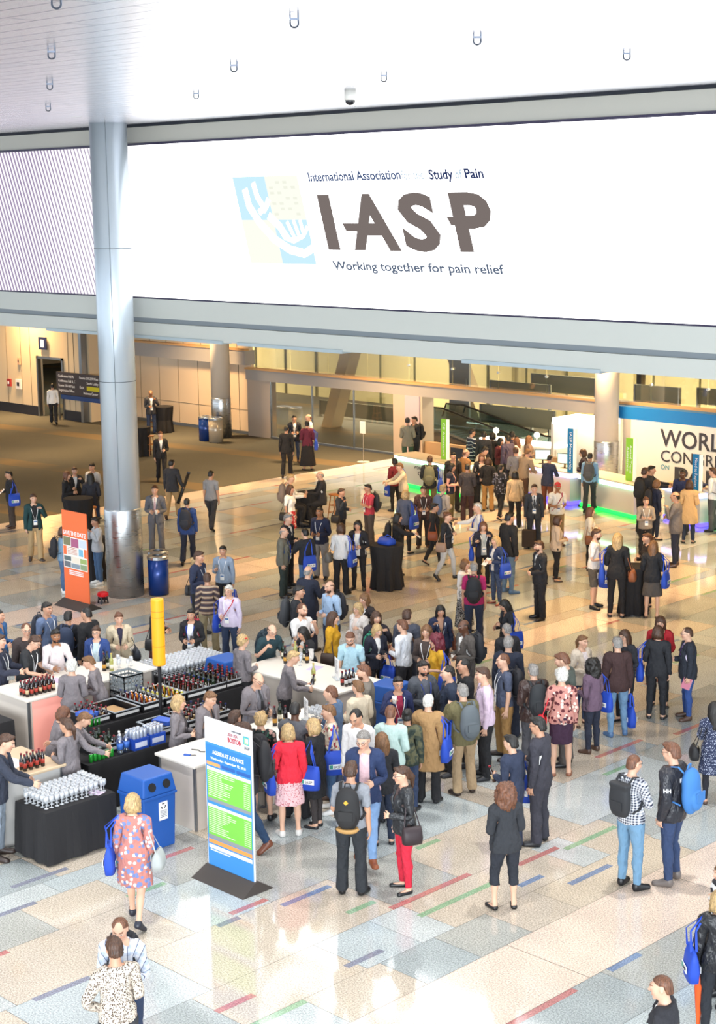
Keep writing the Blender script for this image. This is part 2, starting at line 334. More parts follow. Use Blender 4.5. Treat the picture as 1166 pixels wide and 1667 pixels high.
def fabric(c,pat='',c2='F0F0F0',c3='303030',rough=.85):
    key=('fab',c,pat,c2,c3,rough)
    if key in MATS: return MATS[key]
    t=NT('cloth'); v=t.attr(); lin=lambda h:tuple(x+.011 for x in LIN(h)[:3])+(1,); col=lin(c); sx=t.N('SeparateXYZ',{0:v}).outputs; M=t.math
    if pat in('stripe','plaid','check'):
        k={'stripe':9.,'plaid':14.,'check':30.}[pat]
        z=M('FRACT',M('MULTIPLY',sx[2],k)); fz=M('GREATER_THAN',z,.5); fx=M('GREATER_THAN',M('FRACT',M('MULTIPLY',sx[0],k)),.5)
        if pat=='stripe':
            col=t.mix(fz,col,lin(c2)); col=t.mix(M('LESS_THAN',M('ABSOLUTE',M('SUBTRACT',z,.25)),.09),col,lin(c3))
        elif pat=='check': col=t.mix(M('MULTIPLY',M('ADD',fz,fx),.5),col,lin(c2))
        else:
            col=t.mix(M('MULTIPLY',M('ADD',fz,fx),.45),col,lin(c2)); col=t.mix(M('LESS_THAN',M('FRACT',M('MULTIPLY',sx[0],k)),.1),col,lin(c3))
    elif pat in('dots','floral','leopard'):
        k={'dots':45.,'floral':17.,'leopard':60.}[pat]
        vo=t.N('TexVoronoi',{'Vector':v,'Scale':k}); d=vo.outputs['Distance']
        if pat=='dots': col=t.mix(M('LESS_THAN',d,.32),col,lin(c2))
        elif pat=='leopard': col=t.mix(M('LESS_THAN',d,.42),col,lin(c2))
        else:
            r=t.N('SeparateColor',{0:vo.outputs['Color']}).outputs
            col=t.mix(M('MULTIPLY',M('LESS_THAN',d,.48),M('GREATER_THAN',r[0],.4)),col,lin(c2)); col=t.mix(M('MULTIPLY',M('LESS_THAN',d,.42),M('LESS_THAN',r[0],.3)),col,lin(c3))
    elif pat=='camo':
        n=t.N('TexNoise',{'Vector':v,'Scale':9.,'Detail':1.}).outputs[0]
        col=t.mix(M('GREATER_THAN',n,.52),col,lin(c2)); col=t.mix(M('LESS_THAN',n,.42),col,lin(c3))
    t.I(t.b.inputs['Base Color'],col); t.b.inputs['Roughness'].default_value=rough; t.b.inputs['Specular IOR Level'].default_value=.3
    n=t.N('TexNoise',{'Vector':t.scale(v,(1.,1.,.6)),'Scale':16.,'Detail':2.})
    bp=t.N('Bump',{'Strength':.75,'Distance':.05,'Height':n.outputs[0]}); t.I(t.b.inputs['Normal'],bp.outputs[0])
    MATS[key]=t.m; return t.m
def skin(c,brow='3A2A20'):
    key=('skin',c,brow)
    if key in MATS: return MATS[key]
    t=NT('skin'); v=t.attr(); M=t.math; s=t.N('SeparateXYZ',{0:v}).outputs; ax_=M('ABSOLUTE',s[0]); fr=M('LESS_THAN',s[1],-.05)
    def el(cx,cz,rx,rz,soft=.35):
        a=M('DIVIDE',M('SUBTRACT',ax_,cx),rx); b=M('DIVIDE',M('SUBTRACT',s[2],cz),rz)
        d=M('ADD',M('MULTIPLY',a,a),M('MULTIPLY',b,b)); return M('MULTIPLY',t.ramp(d,1+soft,1-soft),fr)
    base=lin(c); red=tuple(x*y for x,y in zip(base,(.85,.45,.42,1)))
    col=t.mix(M('MULTIPLY',el(.04,1.615,.03,.03,.9),.35),base,red)
    col=t.mix(el(.0,1.575,.024,.0085),col,red)
    col=t.mix(el(.031,1.652,.0145,.0075),col,lin('E8E2DC')); col=t.mix(el(.031,1.652,.0065,.0075),col,lin('20140E'))
    col=t.mix(M('MULTIPLY',el(.032,1.677,.021,.0055),.85),col,lin(brow))
    t.I(t.b.inputs['Base Color'],col); t.b.inputs['Roughness'].default_value=.5; t.b.inputs['Subsurface Weight'].default_value=0.
    MATS[key]=t.m; return t.m
def hairmat(c):
    key=('hair',c)
    if key in MATS: return MATS[key]
    t=NT('hair'); v=t.attr(); n=t.N('TexNoise',{'Vector':t.scale(v,(60.,60.,9.)),'Scale':1.6,'Detail':2.}).outputs[0]
    b=lin(c); t.I(t.b.inputs['Base Color'],t.mix(t.ramp(n,.35,.68),tuple(x*.5 for x in b[:3])+(1,),tuple(min(1,x*1.35) for x in b[:3])+(1,)))
    t.b.inputs['Roughness'].default_value=.5
    bp=t.N('Bump',{'Strength':.6,'Distance':.01,'Height':n}); t.I(t.b.inputs['Normal'],bp.outputs[0])
    MATS[key]=t.m; return t.m
# ---------------------------------------------------------------- mesh helpers
class MB:
    def __init__(s): s.v=[]; s.f=[]
    def add(s,v,f): b=len(s.v); s.v+=[tuple(map(float,p)) for p in v]; s.f+=[tuple(b+i for i in q) for q in f]; return s
    def box(s,c,d,rz=0.):
        hx,hy,hz=[q/2 for q in d]; ca,sa=math.cos(rz),math.sin(rz); v=[]
        for x,y,z in ((-1,-1,-1),(1,-1,-1),(1,1,-1),(-1,1,-1),(-1,-1,1),(1,-1,1),(1,1,1),(-1,1,1)):
            x*=hx;y*=hy; v.append((c[0]+x*ca-y*sa,c[1]+x*sa+y*ca,c[2]+z*hz))
        return s.add(v,[(0,3,2,1),(4,5,6,7),(0,1,5,4),(1,2,6,5),(2,3,7,6),(3,0,4,7)])
    def b2(s,lo,hi): return s.box([(a+b)/2 for a,b in zip(lo,hi)],[b-a for a,b in zip(lo,hi)])
    def lathe(s,prof,c=(0,0,0),n=20):
        v=[];f=[];m=len(prof)
        for i in range(n):
            a=2*math.pi*i/n
            v+=[(c[0]+r*math.cos(a),c[1]+r*math.sin(a),c[2]+z) for r,z in prof]
        for i in range(n):
            j=(i+1)%n
            f+=[(i*m+k,j*m+k,j*m+k+1,i*m+k+1) for k in range(m-1)]
        if prof[0][0]>1e-5: f.append(tuple(i*m for i in range(n))[::-1])
        if prof[-1][0]>1e-5: f.append(tuple(i*m+m-1 for i in range(n)))
        return s.add(v,f)
    def tube(s,pts,r,n=6,flat=1.):
        P_=[Vector(p) for p in pts]; v=[];f=[]
        up=Vector((0,0,1))
        for i,p in enumerate(P_):
            d=(P_[min(i+1,len(P_)-1)]-P_[max(i-1,0)]).normalized()
            a=d.cross(up)
            if a.length<1e-3: a=d.cross(Vector((0,1,0)))
            a.normalize(); b=a.cross(d); rr=r[i] if isinstance(r,(list,tuple)) else r
            for k in range(n):
                t=2*math.pi*k/n; v.append(p+a*math.cos(t)*rr+b*math.sin(t)*rr*flat)
        for i in range(len(P_)-1):
            for k in range(n): f.append((i*n+k,i*n+(k+1)%n,(i+1)*n+(k+1)%n,(i+1)*n+k))
        f.append(tuple(range(n))[::-1]); f.append(tuple((len(P_)-1)*n+k for k in range(n)))
        return s.add(v,f)
    def mesh(s,name,m,smooth=False):
        me=bpy.data.meshes.new(name); me.from_pydata(s.v,[],s.f); me.materials.append(m)
        if smooth: me.polygons.foreach_set('use_smooth',[True]*len(me.polygons)); 
        me.update(); return me
    def obj(s,name,m,parent=None,smooth=False,**kw): return link(name,s.mesh(name,m,smooth),parent,**kw)
def link(name,me,parent=None,loc=None,rz=None,mat4=None,**props):
    o=bpy.data.objects.new(name,me); C.objects.link(o); o.parent=parent
    if loc is not None: o.location=loc
    if rz is not None: o.rotation_euler=(0,0,rz)
    if mat4 is not None: o.matrix_local=mat4
    for k,v in props.items(): o[k]=v
    return o
def tag(o,label,cat,group=None,kind=None):
    if kind: o['kind']=kind
    if label: o['label']=label
    if cat: o['category']=cat
    if group: o['group']=group
    return o
def thing(name,label,cat,loc,rz=0.,group=None,scale=None):
    o=link(name,None,loc=loc,rz=rz); o.empty_display_size=.1
    if scale: o.scale=(scale,)*3
    return tag(o,label,cat,group)
def bevel(o,w,seg=2):
    md=o.modifiers.new('b','BEVEL'); md.width=w; md.segments=seg; md.limit_method='ANGLE'; return o
# ---------------------------------------------------------------- posing
def rot_to(a,b):
    a=Vector(a).normalized(); b=Vector(b).normalized(); return a.rotation_difference(b).to_matrix()
def about(R,p,q=None):
    """rotation R about rest point p, which lands on q"""
    p=Vector(p); q=p if q is None else Vector(q); m=R.to_4x4(); m.translation=q-R@p; return m
ARM=dict(d=((.13,.03,-1),(.04,-.14,-1)),f=((.16,.05,-1),(-.42,-.9,.02)),F=((.16,-.02,-1),(-.3,-.9,.42)),u=((.34,-.38,-.8),(-.52,-.3,.92)),c=((.14,-.3,-1),(-1,-.38,.14)),
 h=((.6,.32,-.85),(-.62,-.38,-.5)),r=((.12,-.85,-.55),(-.1,-1,-.1)),p=((.26,.2,-1),(-.06,-.32,-1)),b=((.2,.38,-1),(-.8,.3,-.4)),w=((.13,-.08,-1),(-.62,-.75,-.22)),
 s=((.34,-.12,-1),(-.36,-.3,1)),g=((.3,-.2,-1),(-.12,-.9,.6)),t=((.2,-.5,-.85),(-.4,-1,-.05)),o=((.3,-.05,-1),(.1,-.6,-.8)))
LEG=dict(S=((.05,.0,-1),(.02,.02,-1),(.05,.0,-1),(.02,.02,-1)),X=((.04,.02,-1),(.0,.03,-1),(.10,-.12,-1),(.04,.08,-1)),Y=((.10,-.12,-1),(.04,.08,-1),(.04,.02,-1),(.0,.03,-1)),
 W=((.0,-.36,-1),(.0,-.12,-1),(.0,.20,-1),(.0,.46,-1)),V=((.0,.20,-1),(.0,.46,-1),(.0,-.36,-1),(.0,-.12,-1)),T=((.12,-1,-.22),(.05,.12,-1),(.12,-1,-.22),(.05,.12,-1)),C=((-.03,.0,-1),(-.03,.02,-1),(-.03,.0,-1),(-.03,.02,-1)))
def pose(arms='dd',legs='S',lean=0.,yaw=0.,nod=0.,twist=0.):
    T={}; I3=Matrix.Identity(3)
    T['pelvis']=Matrix.Identity(4)
    Rs=(Matrix.Rotation(math.radians(twist),3,'Z')@Matrix.Rotation(math.radians(lean),3,'X'))
    T['spine']=about(Rs,(0,.02,.98))
    Rh=Rs@Matrix.Rotation(math.radians(yaw),3,'Z')@Matrix.Rotation(math.radians(nod),3,'X'); nk=(0,.02,1.47)
    T['head']=about(Rh,nk,T['spine']@Vector(nk))
    for n,sd,code in (('L',1,arms[0]),('R',-1,arms[1])):
        m=Vector((sd,1,1)); u,f=[Vector(a)*m for a in ARM[code]]; rest=Vector(AD)*m
        u=Rs@u if code not in 'd' else u; f=Rs@f if code not in 'd' else f
        s_,e_,w_,k_=[Vector(p)*m for p in (SH,ELB,WR,KN)]
        Ru=rot_to(rest,u); T['ua'+n]=about(Ru,s_,T['spine']@s_)
        Rf=rot_to(rest,f); T['fa'+n]=about(Rf,e_,T['ua'+n]@e_); T['ha'+n]=T['fa'+n]
        curl=(1.15 if code in 'fFugw' else .9 if code in 'cstrh' else .4)
        axis=Vector((0,1,0)); Rc=Rf@Matrix.Rotation(curl*sd,3,axis)
        T['fi'+n]=about(Rc,k_,T['ha'+n]@k_)
    L=LEG[legs]
    for n,sd,i in (('L',1,0),('R',-1,2)):
        m=Vector((sd,1,1)); h=Vector((.092*sd,.01,.90)); k=Vector((.095*sd,.005,.49)); a=Vector((.095*sd,.02,.08))
        Rt=rot_to((0,0,-1),Vector(L[i])*m); T['th'+n]=about(Rt,h)
        Rk=rot_to((0,0,-1),Vector(L[i+1])*m); T['sh'+n]=about(Rk,k,T['th'+n]@k)
        sx=L[i+1][1]; Rf=Matrix.Rotation(.55,3,'X') if sx>.4 else (Matrix.Rotation(-.12,3,'X') if L[i][1]<-.3 and legs in 'WV' else I3)
        Rf=Matrix.Rotation(.22*sd if legs!='C' else 0,3,'Z')@Rf
        T['fo'+n]=about(Rf,a,T['sh'+n]@a)
    return T
def skinned(name,tpl,T,lod,m,parent=None,tweak=None,**props):
    me0,V,nr,W=TPL[tpl][lod]; me=me0.copy(); me.name=name
    V=V.copy()
    if tweak is not None: V=tweak(V,nr,W)
    A=np.array([np.array(T[b]) for b in BN])[:,:3,:]            # bones x 3 x 4
    B=np.einsum('vb,bij->vij',W,A); Vp=np.einsum('vij,vj->vi',B,np.c_[V,np.ones(len(V))])
    me.vertices.foreach_set('co',Vp.astype(np.float32).ravel()); me.materials.append(m); me.update()
    return link(name,me,parent,**props),Vp
ARMS_OF={'shirt':1.97,'tee':.62,'jacket':1.95,'open':1.95,'sweater':1.96,'coat':1.95,'hood':1.95,'vest':1.96,'dress':1.55,'tunic':1.6}
def person(sp):
    """build one person: continuous body mesh, clothes and hair as children"""
    T=pose(sp['arms'],sp['legs'],sp['lean'],sp['yaw'],sp['nod'],sp['twist']); sex=sp['sex']; lod=sp['lod']; top=sp['top'][0]; low=sp['low'][0] if sp['low'] else None
    tl=ARMS_OF.get(top,0); wide=sp['fat']
    def arm_t(V):
        x=np.abs(V[:,0]); q=np.stack([x,V[:,1],V[:,2]],1)-SH; return np.where((x>.2)&(q@AD>.06),(q@AD)/.265,0)
    def fat(V,W):
        if wide:
            w=W[:,BI['pelvis']]+W[:,BI['spine']]*np.clip((1.45-V[:,2])/.25,0,1); V[:,0]*=1+wide*w; V[:,1]+=(V[:,1]-.01)*wide*1.3*w
        return V
    lowz={'trousers':.06,'slim':.09,'shorts':.53,'capri':.37,'skirt':.6,'pencil':.6,'long_skirt':.3}.get(low,.9)
    hemz={'dress':1.55,'coat':.62,'tunic':.8}.get(top,.95)
    def shrink(V,nr,W):
        at=arm_t(V); up=(V[:,2]>min(hemz,.95))&(V[:,2]<1.44)&(at<max(tl,.3)-.06)&(at<1.9)
        if tl<.7: up&=(at<.5)
        lo=(V[:,2]<1.0)&(V[:,2]>lowz+.03)&(np.abs(V[:,0])<.3) if low else np.zeros(len(V),bool)
        if sp['tights']: lo|=(V[:,2]<1.0)&(V[:,2]>.10)&(np.abs(V[:,0])<.3)
        ft=V[:,2]<.085
        return fat(V-nr*np.where(up|lo,.013,np.where(ft,.012,0))[:,None],W)
    body,Vp=skinned('person','body_'+sex,T,lod,skin(SKIN[sp['skin']],sp['brow']),tweak=shrink)
    tag(body,sp['label'],'person',sp['group'])
    tw=lambda V,nr,W:fat(V,W)
    ft=lambda V,nr,W:V
    cs=sp['top']; tm=fabric(*cs[1:5]) if top not in('leather',) else None
    if sp.get('leather'): tm=fabric(cs[1],rough=.35)
    NAM=dict(shirt='shirt',tee='tee_shirt',jacket='jacket',open='open_jacket',sweater='sweater',coat='coat',hood='hooded_jacket',vest='vest',dress='dress',tunic='tunic')
    zs=[Vp[:,2].min()]
    skinned(NAM[top],top+'_'+sex,T,lod,tm,body,tw)
    if sp['inner']:
        k=sp['inner']; skinned('shirt',('inner_' if top in('jacket','coat') else ('shirt_' if top=='vest' else 'tee_'))+sex,T,lod,fabric(*k),body,lambda V,nr,W:fat(V-nr*.004,W))
    if low:
        skinned({'slim':'trousers','pencil':'skirt','long_skirt':'skirt'}.get(low,low),low,T,lod,fabric(*sp['low'][1:5]),body,tw)
    if sp['tights']: skinned('tights','slim',T,lod,fabric(sp['tights']),body,lambda V,nr,W:fat(V-nr*.008,W))
    for n in 'LR':
        o,v=skinned('shoe',sp['shoe'][0]+n,T,lod,mat('shoe_leather',sp['shoe'][1],.4),body); zs.append(v[:,2].min())
    if sp['hair']:
        skinned('cap' if sp['hair'][0]=='hat' else 'hair','hair_'+sp['hair'][0],T,lod,fabric(sp['hair'][1]) if sp['hair'][0]=='hat' else hairmat(sp['hair'][1]),body)
    ex=sp['ex']; sm=T['spine']; hm=T['head']; fy=(-.15 if sex=='f' else -.132)-(.022 if top in('jacket','open','coat','hood','vest') else 0)-wide*.12
    if top in('jacket','coat'): fy=(-.142 if sex=='f' else -.122)-wide*.12
    if 'beard' in ex: skinned('beard','hair_beard',T,lod,hairmat(sp['brow']),body)
    if 'glasses' in ex:
        b=MB()
        for s in (1,-1):
            b.tube([(s*.032+.021*math.cos(a),-.108+.006*abs(math.cos(a)),1.65+.016*math.sin(a)) for a in np.linspace(0,2*math.pi,13)],.0022,4); b.tube([(s*.053,-.103,1.655),(s*.078,-.04,1.655),(s*.08,.015,1.65)],.002,4)
        b.tube([(-.011,-.111,1.654),(.011,-.111,1.654)],.002,4); b.obj('glasses',mat('glasses_frame','18181A',.3),body,mat4=hm)
    if 'lan' in ex or 'blan' in ex:
        cc='1F3E9E' if 'blan' in ex else 'F2F2F4'; b=MB()
        for s in (1,-1): b.tube([(s*.062,.05,1.475),(s*.082,-.03,1.462),(s*.085,fy*.78,1.39),(s*.06,fy-.006,1.28),(s*.012,fy-.012,1.10)],.008,4,.4)
        l=b.obj('lanyard',mat('lanyard_ribbon',cc,.7),body,mat4=sm)
        MB().box((0,fy-.014,1.04),(.095,.006,.13)).obj('name_badge',mat('badge_card','F4F4F2',.5),l)
        MB().box((0,fy-.018,1.065),(.08,.003,.03)).obj('badge_header',mat('badge_print','3C6EA8',.5),l)
    for e in ex:
        if e.startswith('xs:'): MB().tube([(.10,.06,1.47),(.115,-.03,1.475),(.10,fy*.8,1.38),(.02,fy-.012,1.25),(-.10,fy-.008,1.08),(-.17,fy*.5,.98)],.02,6,.35).obj('shoulder_strap',fabric(e[3:]),body,mat4=sm)
    if 'tie' in ex:
        tc=sp['tie']; MB().add([(-.014,-.072,1.46),(.014,-.072,1.46),(.024,fy-.0,1.30),(.03,fy-.002,1.12),(0,fy,1.06),(-.03,fy-.002,1.12),(-.024,fy-.0,1.30)],[(0,1,2,6),(6,2,3,5),(5,3,4)]).obj('tie',mat('tie_silk',tc,.5),body,mat4=sm)
    zmin=min(zs); hgt=sp['h']; sc=hgt/1.755
    body.scale=(sc,)*3
    gz=sp['z'] if sp['z'] is not None else -zmin*sc
    body.location=(sp['x'],sp['y'],gz); body.rotation_euler=(0,0,sp['rz'])
    sp['T']=T; sp['M']=Matrix.Translation(body.location)@Matrix.Rotation(sp['rz'],4,'Z')@Matrix.Scale(sc,4); sp['body']=body
    return body
COL=dict(blk='1B1B1F',char='33343A',grey='6C6E74',lgrey='A9ABAF',navy='222B45',blue='2F4F8F',denim='4A6A92',ldenim='7FA0BC',ddenim='2B3A58',white='EDEDEC',cream='E6DCC8',beige='C9B08A',tan='A98458',khaki='B59A72',
 brown='4A352B',dbrown='2E221E',red='C22A3C',maroon='6A1F33',pink='E6B8C4',lav='CFC0DC',lblue='AFC4DE',mint='BFDCD6',green='2E4A3C',olive='6B6340',mustard='D49A1E',teal='22404A',purple='4A3350',
 hb='2A1D17',hbr='4A3020',hl='7A5636',hbl='BFA070',hgr='8B8783',hw='DAD7D0',hk='17130F',hr='6A3624',hau='6E4630',hsh='5A4535',unif='7C767A')
SKIN=dict(a='D8AC92',b='C6967A',c='9C6C4A',d='5E3D2B')
def field(s,n=5):
    p=s.split(':'); p+=['']*(n-len(p))
    if not p[1]: p[1]='grey'
    p[3]=p[3] or 'F0F0F0'; p[4]=p[4] or '303030'
    return p
def parse(line,pos=None):
    P_=[x.strip() for x in line.split('|')]
    xy,ss,fc,hr,tp,lw,shs,ps,ex,label=P_
    xs=xy.split(','); sp=dict(sex=ss[0],skin=ss[1],label=label,ex=ex.split(),lean=0.,yaw=0.,nod=8.,twist=0.,inner=None,tights=None,tie='1A1C22',fat=0.,z=None,h=None,group='attendees in the hall')
    hc=hr.split(':'); sp['hair']=None if hr=='-' else (hc[0],hc[1]); sp['brow']=hc[1] if len(hc)>1 and hc[1] not in('hw','hbl') else 'hl'
    if hc[0]=='hat': sp['brow']='hbr'
    sp['brow']=COL.get(sp['brow'],sp['brow'])
    tpn=tp.split('+'); sp['top']=field(tpn[0]); sp['inner']=None
    if len(tpn)>1: q=field('x:'+tpn[1]); sp['inner']=q[1:5]
    sp['low']=None if lw=='-' else field(lw)
    sh=shs.split(':'); sp['shoe']=(sh[0] if sh[0] in('shoe','flat') else 'shoe',sh[1] if len(sh)>1 else 'blk')
    pz=ps.split(); sp['arms']=pz[0]; sp['legs']=pz[1] if len(pz)>1 else 'S'
    for e in list(sp['ex'])+pz[2:]:
        if '=' in e:
            k,v=e.split('='); sp[k]=v if k in('tights','tie','group') else float(v)
    if 'leather' in sp['ex']: sp['leather']=1
    sp['face']=float(fc); sp['xy']=[None if v=='-' else float(v) for v in xs]
    return sp
